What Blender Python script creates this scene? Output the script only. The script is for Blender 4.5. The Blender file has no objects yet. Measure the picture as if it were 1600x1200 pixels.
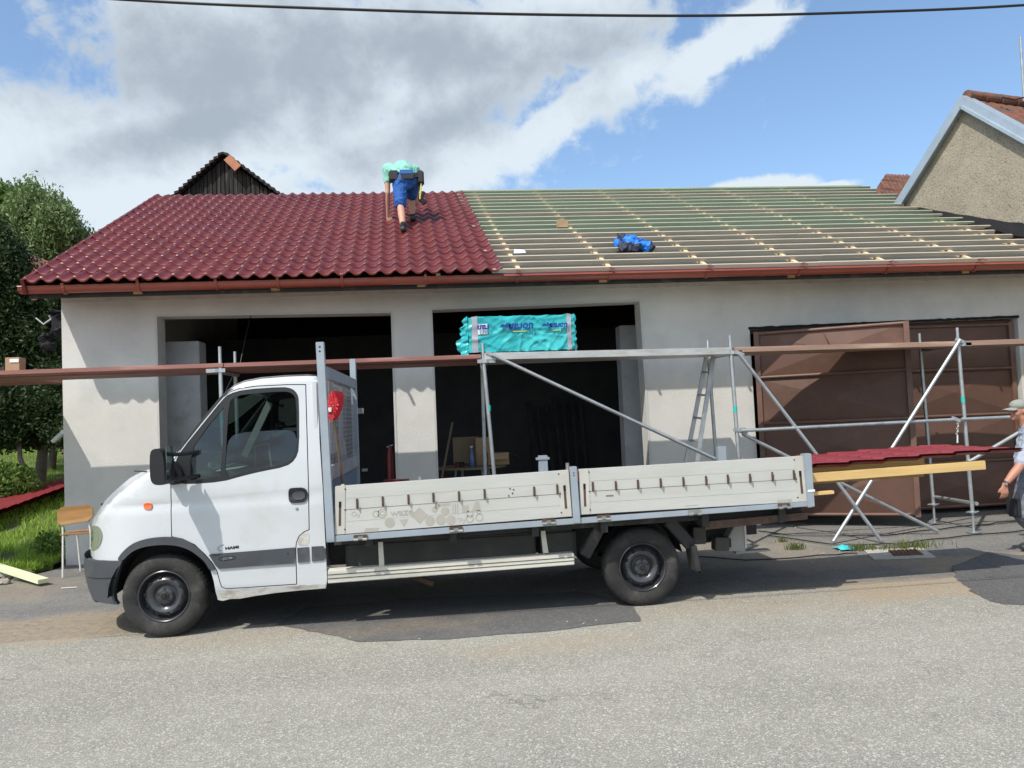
import bpy, bmesh, math, random
import numpy as np
from mathutils import Vector, Matrix, noise
from mathutils.geometry import tessellate_polygon
random.seed(7); rng = np.random.default_rng(7)
R = math.radians
SC = bpy.context.scene
COL = SC.collection

# ---------------------------------------------------------------- camera
FPX, YAW, PITCH, ROLL, CAMH = 1200.86, 0.0993, 0.0422, 0.0423, 1.7214
def _cam_axes():
    cy, sy, cp, sp = math.cos(YAW), math.sin(YAW), math.cos(PITCH), math.sin(PITCH)
    F = Vector((sy*cp, cy*cp, sp)); Rr = Vector((cy, -sy, 0)); U = Rr.cross(F)
    cr, sr = math.cos(ROLL), math.sin(ROLL)
    return F, Rr*cr - U*sr, Rr*sr + U*cr
CF, CR, CU = _cam_axes()
CC = Vector((0, 0, CAMH))
cam = bpy.data.objects.new('camera', bpy.data.cameras.new('camera')); COL.objects.link(cam)
cam.matrix_world = Matrix(((CR.x, CU.x, -CF.x, 0), (CR.y, CU.y, -CF.y, 0), (CR.z, CU.z, -CF.z, CAMH), (0, 0, 0, 1)))
cam.data.sensor_width = 36; cam.data.lens = FPX/1600*36
cam.data.clip_start = 0.05; cam.data.clip_end = 3000
SC.camera = cam
def ray(px, py): return CF + CR*((px-800)/FPX) - CU*((py-600)/FPX)
def at(px, py, Y):                       # survey point of the photo on the vertical plane y = Y
    r = ray(px, py); return CC + r*(Y/r.y)
def gnd(px, py, z=0.0):
    r = ray(px, py); return CC + r*((z-CAMH)/r.z)

# ---------------------------------------------------------------- world, sun, exposure
SUN = Vector((-1.14, -1.27, 2.28)).normalized()
EL = math.asin(SUN.z); AZ = math.atan2(SUN.x, SUN.y)
W = bpy.data.worlds.new("World"); SC.world = W; W.use_nodes = True
nt = W.node_tree; N = nt.nodes; LK = nt.links; N.clear()
def nd(t, **k):
    n = N.new(t)
    for a, b in k.items(): setattr(n, a, b)
    return n
def lk(a, b): LK.new(a, b)
def mth(op, a, b=None, c=None, clamp=False):
    n = nd('ShaderNodeMath', operation=op, use_clamp=clamp)
    for i, v in enumerate((a, b, c)):
        if v is None: continue
        if isinstance(v, (int, float)): n.inputs[i].default_value = v
        else: lk(v, n.inputs[i])
    return n.outputs[0]
sky = nd('ShaderNodeTexSky', sky_type='NISHITA', sun_disc=False, sun_elevation=EL, sun_rotation=AZ)
sky.altitude = 300; sky.air_density = 1.0; sky.dust_density = 2.6; sky.ozone_density = 1.5
tc = nd('ShaderNodeTexCoord')
# cloud density: soft banks placed in the sky plus fractal noise, evaluated on the view direction
nz = nd('ShaderNodeTexNoise'); nz.inputs['Scale'].default_value = 2.6; nz.inputs['Detail'].default_value = 10; nz.inputs['Roughness'].default_value = .60; nz.inputs['Distortion'].default_value = .25
mp = nd('ShaderNodeMapping'); mp.inputs['Scale'].default_value = (1.2, 1.0, 1.35); mp.inputs['Location'].default_value = (5.3, 2.4, 1.1)
lk(tc.outputs['Generated'], mp.inputs[0]); lk(mp.outputs[0], nz.inputs['Vector'])
nz2 = nd('ShaderNodeTexNoise'); nz2.inputs['Scale'].default_value = 7.5; nz2.inputs['Detail'].default_value = 9; nz2.inputs['Roughness'].default_value = .62
lk(mp.outputs[0], nz2.inputs['Vector'])
sx = nd('ShaderNodeSeparateXYZ'); lk(tc.outputs['Generated'], sx.inputs[0])
def blob(px, py, rx, ry, rot=0.0):       # soft elliptical bank round the direction seen at (px, py)
    d = ray(px, py).normalized()
    ux = Vector((d.y, -d.x, 0)).normalized(); uz = ux.cross(d)
    a = R(rot); e1 = (ux*math.cos(a) + uz*math.sin(a))/(rx/FPX); e2 = (uz*math.cos(a) - ux*math.sin(a))/(ry/FPX)
    sub = nd('ShaderNodeVectorMath', operation='SUBTRACT'); lk(tc.outputs['Generated'], sub.inputs[0]); sub.inputs[1].default_value = d
    q = []
    for e in (e1, e2):
        dt = nd('ShaderNodeVectorMath', operation='DOT_PRODUCT'); lk(sub.outputs[0], dt.inputs[0]); dt.inputs[1].default_value = e
        q.append(mth('POWER', mth('ABSOLUTE', dt.outputs['Value']), 2.0))
    return mth('SUBTRACT', 1.0, mth('SQRT', mth('ADD', *q)), clamp=False)
def union(lst):
    o = lst[0]
    for b in lst[1:]: o = mth('SMOOTH_MAX', o, b, .25)
    return o
cover = union([blob(490, 90, 340, 150, 4), blob(150, 250, 330, 110, 8), blob(830, 70, 300, 100, 6), blob(620, 240, 240, 90, 0),
               blob(1120, 75, 150, 50, 26), blob(640, 150, 200, 60, 0), blob(960, 120, 130, 50, 20), blob(860, 195, 120, 38, 35), blob(1190, 296, 110, 18, 0), blob(1295, 292, 50, 10, 0), blob(2500, 240, 380, 100), blob(330, 330, 420, 60, 0)])
behind = mth('MULTIPLY', mth('LESS_THAN', sx.outputs['Y'], 0.0), .55)
cov = mth('MAXIMUM', cover, mth('SUBTRACT', behind, .35))
nz3 = nd('ShaderNodeTexNoise'); nz3.inputs['Scale'].default_value = 17; nz3.inputs['Detail'].default_value = 8; nz3.inputs['Roughness'].default_value = .6; nz3.inputs['Distortion'].default_value = .4
lk(mp.outputs[0], nz3.inputs['Vector'])
def cn(n_, k): return mth('MULTIPLY', mth('SUBTRACT', n_.outputs[0], .5), k)
f = mth('ADD', mth('MULTIPLY', cov, 1.1), mth('ADD', cn(nz, 1.5), mth('ADD', cn(nz2, 1.8), cn(nz3, 1.2))))
mr = nd('ShaderNodeMapRange', interpolation_type='SMOOTHSTEP'); lk(f, mr.inputs[0]); mr.inputs[1].default_value = -.02; mr.inputs[2].default_value = .46
# thick parts grey, thin parts and rims white
thick = union([blob(430, 110, 300, 75, 3), blob(640, 75, 250, 60, -6), blob(900, 85, 170, 42, 14), blob(330, 190, 180, 30, 20), blob(700, 190, 160, 40, 25)])
g = mth('ADD', thick, mth('ADD', cn(nz, 1.7), mth('ADD', cn(nz2, 2.6), cn(nz3, 1.4))))
mr2 = nd('ShaderNodeMapRange', interpolation_type='SMOOTHSTEP'); lk(g, mr2.inputs[0]); mr2.inputs[1].default_value = -.75; mr2.inputs[2].default_value = 1.15
cc = nd('ShaderNodeMix', data_type='RGBA'); lk(mr2.outputs[0], cc.inputs[0])
CLW, CLG = 5.4, 3.0
cc.inputs[6].default_value = (.88*CLW, .98*CLW, 1.05*CLW, 1); cc.inputs[7].default_value = (.85*CLG, .97*CLG, 1.10*CLG, 1)
mx = nd('ShaderNodeMix', data_type='RGBA'); lk(mth('MULTIPLY', mr.outputs[0], .93), mx.inputs[0])
skc = nd('ShaderNodeMix', data_type='RGBA', blend_type='MULTIPLY'); skc.inputs[0].default_value = 1.0
lk(sky.outputs[0], skc.inputs[6]); skc.inputs[7].default_value = (1.18, 1.30, 1.34, 1)
lk(skc.outputs[2], mx.inputs[6]); lk(cc.outputs[2], mx.inputs[7])
bg = nd('ShaderNodeBackground'); bg.inputs[1].default_value = .14; lk(mx.outputs[2], bg.inputs[0])
wo = nd('ShaderNodeOutputWorld'); lk(bg.outputs[0], wo.inputs[0])

sun = bpy.data.objects.new('sun', bpy.data.lights.new('sun', 'SUN')); COL.objects.link(sun)
sun.data.energy = 3.9; sun.data.angle = R(.55); sun.data.color = (1.0, .955, .88)
sun.rotation_euler = SUN.to_track_quat('Z', 'Y').to_euler(); sun.location = (0, 0, 30)
SC.view_settings.view_transform = 'Standard'; SC.view_settings.look = 'None'
SC.view_settings.exposure = 0.25; SC.view_settings.gamma = 1; SC.view_settings.use_curve_mapping = False
SC.render.engine = 'CYCLES'
SC.cycles.max_bounces = 6; SC.cycles.transparent_max_bounces = 12
# ---------------------------------------------------------------- materials
MATS = {}
def mat(name, col, rough=.7, var=.12, vscale=6.0, bump=0.0, bscale=60.0, metal=0.0, coat=0.0, col2=None, c2scale=2.0, c2lo=.55, c2hi=.7, spec=.5, stretch=(1, 1, 1), rvar=0.0, trans=0.0):
    """procedural Principled: base colour with noise variation, optional second colour in patches, fine bump"""
    m = bpy.data.materials.new(name); m.use_nodes = True; t = m.node_tree; n = t.nodes; l = t.links
    b = n['Principled BSDF']; tcn = n.new('ShaderNodeTexCoord'); mpn = n.new('ShaderNodeMapping'); mpn.inputs['Scale'].default_value = stretch
    l.new(tcn.outputs['Object'], mpn.inputs[0])
    ns = n.new('ShaderNodeTexNoise'); ns.inputs['Scale'].default_value = vscale; ns.inputs['Detail'].default_value = 8; ns.inputs['Roughness'].default_value = .6
    l.new(mpn.outputs[0], ns.inputs['Vector'])
    r = n.new('ShaderNodeMapRange'); r.inputs[1].default_value = .25; r.inputs[2].default_value = .75; r.inputs[3].default_value = 1-var; r.inputs[4].default_value = 1+var
    l.new(ns.outputs[0], r.inputs[0])
    base = n.new('ShaderNodeRGB'); base.outputs[0].default_value = (*col, 1); src = base.outputs[0]
    if col2:
        n2 = n.new('ShaderNodeTexNoise'); n2.inputs['Scale'].default_value = c2scale; n2.inputs['Detail'].default_value = 9; n2.inputs['Roughness'].default_value = .65
        l.new(mpn.outputs[0], n2.inputs['Vector'])
        r2 = n.new('ShaderNodeMapRange'); r2.inputs[1].default_value = c2lo; r2.inputs[2].default_value = c2hi; l.new(n2.outputs[0], r2.inputs[0])
        mxn = n.new('ShaderNodeMix'); mxn.data_type = 'RGBA'; l.new(r2.outputs[0], mxn.inputs[0]); l.new(src, mxn.inputs[6]); mxn.inputs[7].default_value = (*col2, 1); src = mxn.outputs[2]
    mu = n.new('ShaderNodeVectorMath'); mu.operation = 'SCALE'; l.new(src, mu.inputs[0]); l.new(r.outputs[0], mu.inputs['Scale'])
    l.new(mu.outputs[0], b.inputs['Base Color'])
    b.inputs['Roughness'].default_value = rough; b.inputs['Metallic'].default_value = metal
    b.inputs['Specular IOR Level'].default_value = spec; b.inputs['Coat Weight'].default_value = coat; b.inputs['Coat Roughness'].default_value = .08
    if rvar:
        r3 = n.new('ShaderNodeMapRange'); r3.inputs[1].default_value = .3; r3.inputs[2].default_value = .7; r3.inputs[3].default_value = max(.02, rough-rvar); r3.inputs[4].default_value = min(1, rough+rvar)
        l.new(ns.outputs[0], r3.inputs[0]); l.new(r3.outputs[0], b.inputs['Roughness'])
    if trans:
        b.inputs['Transmission Weight'].default_value = 0
    if bump:
        nb = n.new('ShaderNodeTexNoise'); nb.inputs['Scale'].default_value = bscale; nb.inputs['Detail'].default_value = 6; l.new(mpn.outputs[0], nb.inputs['Vector'])
        bp = n.new('ShaderNodeBump'); bp.inputs['Strength'].default_value = bump; bp.inputs['Distance'].default_value = .01
        l.new(nb.outputs[0], bp.inputs['Height']); l.new(bp.outputs[0], b.inputs['Normal'])
    MATS[name] = m; return m
M = MATS
mat('plaster', (.60, .585, .55), .93, .09, 1.6, .5, 55, col2=(.53, .52, .495), c2scale=1.1, c2lo=.48, c2hi=.66)
mat('plaster_edge', (.52, .51, .49), .9, .06, 4, .2, 60)
mat('rough_plaster', (.33, .285, .215), .97, .18, 3, 1.0, 34, col2=(.17, .145, .11), c2scale=32, c2lo=.50, c2hi=.68)
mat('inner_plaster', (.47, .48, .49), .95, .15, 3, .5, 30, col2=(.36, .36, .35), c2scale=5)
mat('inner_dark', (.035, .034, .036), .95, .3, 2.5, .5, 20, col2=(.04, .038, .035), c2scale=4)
mat('maroon_tile', (.118, .0125, .0085), .44, .16, 1.3, 0.05, 9, coat=.02, rvar=.10)
mat('maroon_sheet', (.22, .032, .036), .40, .12, 3, coat=.1, rvar=.08)
mat('gutter_paint', (.27, .065, .042), .33, .12, 4, coat=.3)
mat('batten_green', (.34, .37, .26), .85, .16, 5, .2, 40, stretch=(.3, 3, 3))
mat('batten_brown', (.42, .35, .27), .85, .2, 5, .2, 40, stretch=(.3, 3, 3))
mat('batten_pale', (.66, .52, .33), .85, .15, 6, .2, 40, stretch=(.5, 3, 3))
mat('membrane', (.050, .058, .048), .6, .15, 2, .3, 6)
mat('tarp_black', (.010, .010, .012), .7, .3, 5, .6, 9, spec=.2)
mat('rafter_wood', (.40, .26, .12), .8, .25, 5, .3, 30, stretch=(2, .4, 2))
mat('beam_yellow', (.62, .42, .17), .75, .18, 4, .2, 30, col2=(.48, .27, .09), c2scale=2.2, stretch=(.25, 3, 3))
mat('sunlit_wall', (.72, .54, .28), .8, .1, 20)  # sunlight on the plaster put into the colour as pale yellow
mat('plank_red', (.27, .12, .10), .8, .3, 3, .3, 20, col2=(.36, .22, .19), c2scale=3, stretch=(.3, 3, 3))
mat('plank_brown', (.30, .19, .14), .8, .3, 3, .3, 20, col2=(.40, .29, .23), c2scale=3, stretch=(.3, 3, 3))
mat('alu_deck', (.52, .52, .50), .5, .18, 6, .1, 20, metal=.55, col2=(.40, .37, .33), c2scale=4, stretch=(.5, 2, 2))
mat('galv', (.47, .49, .50), .45, .18, 9, .08, 40, metal=.75, col2=(.36, .375, .39), c2scale=6)
mat('galv_dull', (.36, .38, .39), .55, .2, 8, .1, 40, metal=.5)
mat('tape_teal', (.02, .45, .38), .5, .1)
mat('gate_brown', (.105, .052, .036), .62, .25, 1.6, .12, 9, col2=(.135, .072, .052), c2scale=1.8)
mat('gate_bar', (.14, .075, .055), .55, .25, 4, .15, 20)
mat('zinc', (.42, .48, .52), .42, .1, 4, metal=.45)
mat('old_tile', (.20, .075, .045), .9, .35, 9, .6, 25, col2=(.10, .075, .065), c2scale=5, c2lo=.45, c2hi=.6)
mat('barn_wood', (.014, .012, .011), .95, .5, 3, .5, 20, col2=(.085, .075, .068), c2scale=2.5, c2lo=.48, c2hi=.72, stretch=(6, 6, .5))
mat('orange_brick', (.45, .20, .12), .9, .2, 6, .3, 20)
mat('white_paint', (.54, .555, .575), .26, .02, 2, coat=.5, rvar=.04)
mat('white_worn', (.50, .49, .46), .45, .12, 4, .05, 20, col2=(.27, .20, .14), c2scale=11, c2lo=.46, c2hi=.66, stretch=(.6, 1, 2))
mat('door_paint', (.53, .548, .565), .28, .03, 2, coat=.5, col2=(.47, .475, .465), c2scale=2.5, c2lo=.5, c2hi=.75)
mat('plastic_grey', (.050, .054, .062), .55, .14, 5, .1, 90, col2=(.085, .09, .1), c2scale=2.5)
mat('plastic_black', (.010, .010, .012), .45, .15, 8)
mat('rubber', (.012, .012, .012), .6, .1)
mat('tyre', (.024, .023, .022), .85, .22, 10, .4, 60, col2=(.075, .068, .06), c2scale=6, c2lo=.5, c2hi=.75)
mat('rim_black', (.036, .037, .042), .30, .25, 10, coat=.6)
mat('rim_hole', (.003, .003, .003), .9, 0)
mat('steel', (.45, .44, .42), .35, .2, 20, metal=.9)
mat('rust', (.085, .050, .036), .85, .4, 20, .3, 60)
mat('chassis', (.028, .027, .026), .75, .4, 4, .2, 30, col2=(.09, .08, .07), c2scale=3)
mat('tank_grey', (.075, .072, .066), .8, .3, 4, .2, 20)
mat('bed_board', (.455, .452, .425), .62, .07, 5, .12, 30, col2=(.43, .42, .375), c2scale=1.7, c2lo=.5, c2hi=.75, stretch=(.45, 1, 2.5))
mat('bed_end', (.46, .445, .40), .6, .12, 6, .1, 30, col2=(.38, .3, .2), c2scale=5, c2lo=.62, c2hi=.78)
mat('ghost_mark', (.36, .34, .295), .7, .1, 10)
mat('seam', (.16, .14, .115), .9, .2)
mat('frame_grey', (.31, .35, .39), .45, .1, 5, .05, 20, metal=.15, coat=.1)
mat('step_cream', (.58, .55, .47), .55, .15, 4, .1, 30, col2=(.33, .26, .19), c2scale=4, c2lo=.58, c2hi=.76, stretch=(.6, 1, 2))
mat('orange_lens', (.75, .12, .02), .25, .05, coat=.5)
mat('lamp_glass', (.50, .51, .49), .10, .25, 40, coat=1.0, metal=.6)
mat('mirror_glass', (.6, .62, .65), .05, 0, metal=1.0)
mat('seat_cloth', (.025, .027, .032), .9, .2)
mat('cab_inner', (.05, .052, .056), .8, .1)
mat('cab_trim', (.17, .175, .17), .8, .1)
mat('paper', (.75, .76, .76), .8, .05)
mat('broom_red', (.62, .012, .025), .5, .2, 40, .5, 80)
mat('wood_handle', (.17, .13, .085), .7, .2, 10)
mat('board_grey', (.34, .335, .32), .85, .2, 4, .2, 20, col2=(.2, .2, .2), c2scale=5)
mat('blue_grey', (.16, .20, .25), .6, .15, 4)
mat('film_teal', (.012, .37, .40), .22, .10, 5, .5, 14, coat=.5, col2=(.04, .47, .48), c2scale=3.5, c2lo=.5, c2hi=.6)
mat('film_ink', (.012, .03, .26), .4, .05)
mat('film_yellow', (.55, .6, .08), .4, .05)
mat('tape_grey', (.36, .36, .40), .4, .1, 8, metal=.2)
mat('label_white', (.62, .68, .72), .3, .1, coat=.4)
mat('chair_ply', (.36, .185, .06), .45, .2, 4, coat=.3, stretch=(1, 1, 4))
mat('chair_tube', (.68, .66, .60), .35, .05)
mat('pale_timber', (.62, .66, .42), .7, .12, 4, stretch=(1, .5, 1))
mat('cardboard', (.36, .24, .14), .85, .08)
mat('cardboard_dark', (.20, .15, .10), .9, .1)
mat('blue_plastic', (.05, .12, .26), .25, .1, coat=.5)
mat('red_paint', (.13, .008, .012), .4, .1)
mat('skin', (.50, .265, .18), .55, .10, 12)
mat('skin_sun', (.42, .19, .125), .55, .12, 12)
mat('shirt_mint', (.22, .50, .41), .85, .10, 9, .3, 20)
mat('shorts_blue', (.012, .085, .32), .8, .22, 9, .5, 14)
mat('belt_black', (.018, .018, .022), .6, .2)
mat('belt_blue', (.02, .11, .36), .6, .1)
mat('shoe', (.03, .032, .036), .6, .3, 20)
mat('sock', (.015, .015, .02), .9, .2)
mat('hair', (.05, .03, .02), .8, .3, 60, .5, 120)
mat('shirt_grey', (.33, .36, .42), .9, .08, 9, .3, 20)
mat('trousers_grey', (.15, .155, .18), .85, .2, 9, .5, 15)
mat('cap_grey', (.24, .25, .22), .85, .15, 20, .3, 60)
mat('jacket_blue', (.01, .17, .62), .6, .3, 12, .5, 18)
mat('jacket_navy', (.02, .025, .05), .7, .3, 12)
mat('wood_block', (.36, .24, .14), .8, .2, 10)
mat('cable', (.01, .01, .01), .5, 0)
mat('concrete', (.40, .38, .33), .95, .2, 6, .5, 30)
mat('grate', (.13, .065, .04), .8, .3, 20, .4, 60)
mat('stone', (.33, .30, .26), .95, .4, 8, .5, 30)
mat('teal_scrap', (.06, .55, .58), .5, .1)
mat('birch_bark', (.12, .10, .08), .95, .4, 8, .5, 20)
def leafmat(name, col, col2):
    m = bpy.data.materials.new(name); m.use_nodes = True; t = m.node_tree; n = t.nodes; l = t.links
    b = n['Principled BSDF']; g = n.new('ShaderNodeNewGeometry'); mxn = n.new('ShaderNodeMix'); mxn.data_type = 'RGBA'
    l.new(g.outputs['Random Per Island'], mxn.inputs[0]); mxn.inputs[6].default_value = (*col, 1); mxn.inputs[7].default_value = (*col2, 1)
    l.new(mxn.outputs[2], b.inputs['Base Color']); b.inputs['Roughness'].default_value = .55; b.inputs['Specular IOR Level'].default_value = .3
    tr = n.new('ShaderNodeBsdfTranslucent'); l.new(mxn.outputs[2], tr.inputs[0]); ms = n.new('ShaderNodeMixShader'); ms.inputs[0].default_value = .3
    l.new(b.outputs[0], ms.inputs[1]); l.new(tr.outputs[0], ms.inputs[2]); l.new(ms.outputs[0], n['Material Output'].inputs[0])
    MATS[name] = m
leafmat('leaf_mid', (.065, .125, .022), (.14, .21, .045))
leafmat('leaf_grey', (.11, .17, .055), (.21, .28, .11))
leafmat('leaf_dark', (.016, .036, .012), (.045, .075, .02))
leafmat('grass_leaf', (.20, .34, .040), (.36, .50, .075))
leafmat('grass_dull', (.09, .12, .03), (.16, .19, .06))
# glass for the cab: clear with a slight green tint and a real reflection
m = bpy.data.materials.new('cab_glass'); m.use_nodes = True; t = m.node_tree; n = t.nodes; l = t.links; n.clear()
tb = n.new('ShaderNodeBsdfTransparent'); tb.inputs[0].default_value = (.34, .46, .43, 1); gb = n.new('ShaderNodeBsdfGlossy'); gb.inputs['Roughness'].default_value = .02
fr = n.new('ShaderNodeFresnel'); fr.inputs[0].default_value = 1.75; ms = n.new('ShaderNodeMixShader'); o = n.new('ShaderNodeOutputMaterial')
l.new(fr.outputs[0], ms.inputs[0]); l.new(tb.outputs[0], ms.inputs[1]); l.new(gb.outputs[0], ms.inputs[2]); l.new(ms.outputs[0], o.inputs[0]); MATS['cab_glass'] = m

# ---------------------------------------------------------------- mesh building
LOC = {}                                  # world position of each object's origin
class MB:
    def __init__(s): s.v = []; s.f = []; s.m = []; s.cur = 0
    def add(s, vs, fs, mi=None):
        o = len(s.v); s.v += [tuple(v) for v in vs]; s.f += [tuple(i+o for i in f) for f in fs]; s.m += [s.cur if mi is None else mi]*len(fs); return s
    def hexa(s, p, mi=None):              # p: 8 points, bottom loop then top loop
        return s.add(p, [(3, 2, 1, 0), (4, 5, 6, 7), (0, 1, 5, 4), (1, 2, 6, 5), (2, 3, 7, 6), (3, 0, 4, 7)], mi)
    def box(s, x0, x1, y0, y1, z0, z1, mi=None):
        return s.hexa([(x0, y0, z0), (x1, y0, z0), (x1, y1, z0), (x0, y1, z0), (x0, y0, z1), (x1, y0, z1), (x1, y1, z1), (x0, y1, z1)], mi)
    def bar(s, a, b, w, h, up=(0, 0, 1), mi=None):   # rectangular bar from a to b, w sideways, h along up
        a, b = Vector(a), Vector(b); d = (b-a).normalized(); sd = d.cross(Vector(up)).normalized(); u = sd.cross(d).normalized()
        P = []
        for q in (a, b):
            P += [q-sd*w/2-u*h/2, q+sd*w/2-u*h/2, q+sd*w/2+u*h/2, q-sd*w/2+u*h/2]
        return s.add(P, [(0, 1, 2, 3), (7, 6, 5, 4), (0, 4, 5, 1), (1, 5, 6, 2), (2, 6, 7, 3), (3, 7, 4, 0)], mi)
    def quadbox(s, c, Y, th, mi=None):    # four photo corners on plane Y, thickness th into the scene
        f = [at(x, y, Y) for x, y in c]; b = [p+Vector((0, th, 0)) for p in f]
        return s.hexa([*f, *b], mi)
    def tube(s, pts, r, n=10, mi=None, cap=True):
        pts = [Vector(p) for p in pts]; rs = r if isinstance(r, (list, tuple)) else [r]*len(pts); o = len(s.v); prev = None
        for i, p in enumerate(pts):
            d = (pts[min(i+1, len(pts)-1)] - pts[max(i-1, 0)]).normalized()
            if prev is None:
                a = Vector((0, 0, 1)) if abs(d.z) < .9 else Vector((1, 0, 0)); u = d.cross(a).normalized()
            else: u = (prev - d*prev.dot(d)).normalized()
            prev = u; w = d.cross(u)
            for k in range(n):
                t = 2*math.pi*k/n; s.v.append(tuple(p+(u*math.cos(t)+w*math.sin(t))*rs[i]))
        mi = s.cur if mi is None else mi
        for i in range(len(pts)-1):
            for k in range(n):
                a, b = o+i*n+k, o+i*n+(k+1) % n; s.f.append((a, b, b+n, a+n)); s.m.append(mi)
        if cap:
            s.f.append(tuple(o+k for k in range(n))[::-1]); s.m.append(mi); s.f.append(tuple(o+(len(pts)-1)*n+k for k in range(n))); s.m.append(mi)
        return s
    def lathe(s, c, axis, prof, n=32, mi=None, close=False):   # prof: (distance along axis, radius)
        c = Vector(c); ax = Vector(axis).normalized(); a = Vector((0, 0, 1)) if abs(ax.z) < .9 else Vector((1, 0, 0)); u = ax.cross(a).normalized(); w = ax.cross(u); o = len(s.v)
        for d, r in prof:
            for k in range(n):
                t = 2*math.pi*k/n; s.v.append(tuple(c+ax*d+(u*math.cos(t)+w*math.sin(t))*r))
        mi = s.cur if mi is None else mi
        for i in range(len(prof)-1):
            for k in range(n):
                a_, b_ = o+i*n+k, o+i*n+(k+1) % n; s.f.append((a_, b_, b_+n, a_+n)); s.m.append(mi)
        return s
    def ball(s, c, r, n=10, mi=None, rot=None):
        c = Vector(c); r = Vector(r) if not isinstance(r, (int, float)) else Vector((r, r, r)); o = len(s.v); mi = s.cur if mi is None else mi
        for i in range(n+1):
            th = math.pi*i/n
            for k in range(2*n):
                ph = math.pi*k/n; q = Vector((r.x*math.sin(th)*math.cos(ph), r.y*math.sin(th)*math.sin(ph), r.z*math.cos(th)))
                if rot is not None: q = rot @ q
                s.v.append(tuple(c+q))
        for i in range(n):
            for k in range(2*n):
                a, b = o+i*2*n+k, o+i*2*n+(k+1) % (2*n); s.f.append((a, a+2*n, b+2*n, b)); s.m.append(mi)
        return s
    def prism(s, poly, f0, f1, mi=None, holes=()):   # poly in 2-D; f0, f1 map 2-D to 3-D for the two faces
        loops = [list(poly)] + [list(h) for h in holes]; flat = [p for lp in loops for p in lp]; tri = tessellate_polygon([[Vector((*p, 0)) for p in lp] for lp in loops])
        o = len(s.v); nn = len(flat); s.v += [tuple(f0(*p)) for p in flat] + [tuple(f1(*p)) for p in flat]; mi = s.cur if mi is None else mi
        for t in tri: s.f.append(tuple(o+i for i in t)); s.f.append(tuple(o+nn+i for i in reversed(t))); s.m += [mi, mi]
        b = 0
        for lp in loops:
            for i in range(len(lp)):
                a, c = o+b+i, o+b+(i+1) % len(lp); s.f.append((a, c, c+nn, a+nn)); s.m.append(mi)
            b += len(lp)
        return s
    def build(s, name, mats, parent=None, smooth=None, bevel=0, fixn=True):
        L = LOC[parent.name] if parent is not None else (Vector((sum(v[0] for v in s.v)/len(s.v), sum(v[1] for v in s.v)/len(s.v), min(v[2] for v in s.v))))
        me = bpy.data.meshes.new(name); me.from_pydata([(v[0]-L[0], v[1]-L[1], v[2]-L[2]) for v in s.v], [], s.f)
        mats = mats if isinstance(mats, (list, tuple)) else [mats]
        for q in mats: me.materials.append(M[q] if isinstance(q, str) else q)
        me.polygons.foreach_set('material_index', s.m)
        if fixn or bevel:
            bm = bmesh.new(); bm.from_mesh(me); bmesh.ops.recalc_face_normals(bm, faces=bm.faces)
            if bevel:
                bmesh.ops.bevel(bm, geom=[e for e in bm.edges if len(e.link_faces) == 2 and e.calc_face_angle(0) > .6], offset=bevel, segments=2, affect='EDGES', clamp_overlap=True)
            bm.to_mesh(me); bm.free()
        if smooth: me.shade_smooth(); me.set_sharp_from_angle(angle=R(smooth))
        me.validate()
        o = bpy.data.objects.new(name, me); COL.objects.link(o)
        if parent is not None: o.parent = parent
        else: o.location = L
        LOC[o.name] = Vector(L); return o
def tag(o, label=None, cat=None, group=None, kind=None):
    for k, v in (('label', label), ('category', cat), ('group', group), ('kind', kind)):
        if v: o[k] = v
    return o
def thing(name, loc, label, cat, group=None):
    o = bpy.data.objects.new(name, None); o.empty_display_size = .2; COL.objects.link(o); o.location = loc; LOC[o.name] = Vector(loc); return tag(o, label, cat, group)
def rawmesh(name, verts, faces, mats, parent=None, smooth=None, uvless=True):
    """fast numpy mesh (quads or tris of one size)"""
    verts = np.asarray(verts, float); faces = np.asarray(faces, int); L = LOC[parent.name] if parent is not None else Vector((verts[:, 0].mean(), verts[:, 1].mean(), verts[:, 2].min()))
    me = bpy.data.meshes.new(name); me.vertices.add(len(verts)); me.vertices.foreach_set('co', (verts-np.array(L)).ravel())
    k = faces.shape[1]; me.loops.add(faces.size); me.loops.foreach_set('vertex_index', faces.ravel()); me.polygons.add(len(faces))
    me.polygons.foreach_set('loop_start', np.arange(0, faces.size, k)); me.update(calc_edges=True)
    for q in (mats if isinstance(mats, (list, tuple)) else [mats]): me.materials.append(M[q])
    if smooth: me.shade_smooth(); me.set_sharp_from_angle(angle=R(smooth))
    o = bpy.data.objects.new(name, me); COL.objects.link(o)
    if parent is not None: o.parent = parent
    else: o.location = L
    LOC[o.name] = Vector(L); return o
def text(body, name, size, origin, xdir, ydir, matn, parent, extrude=.0006, xs=1.0, bold=0.0, shear=0.0):
    cu = bpy.data.curves.new(name, 'FONT'); cu.body = body; cu.size = size; cu.extrude = extrude; cu.align_x = 'CENTER'; cu.align_y = 'CENTER'; cu.offset = bold; cu.shear = shear
    tmp = bpy.data.objects.new('tmp', cu); me = bpy.data.meshes.new_from_object(tmp); bpy.data.objects.remove(tmp); me.name = name
    x = Vector(xdir).normalized(); y = Vector(ydir).normalized(); z = x.cross(y); mm = Matrix((x*xs, y, z)).transposed().to_4x4(); L = LOC[parent.name]
    me.transform(Matrix.Translation(Vector(origin)-L) @ mm); me.materials.clear(); me.materials.append(M[matn])
    o = bpy.data.objects.new(name, me); COL.objects.link(o); o.parent = parent; LOC[o.name] = L.copy(); return o
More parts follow.
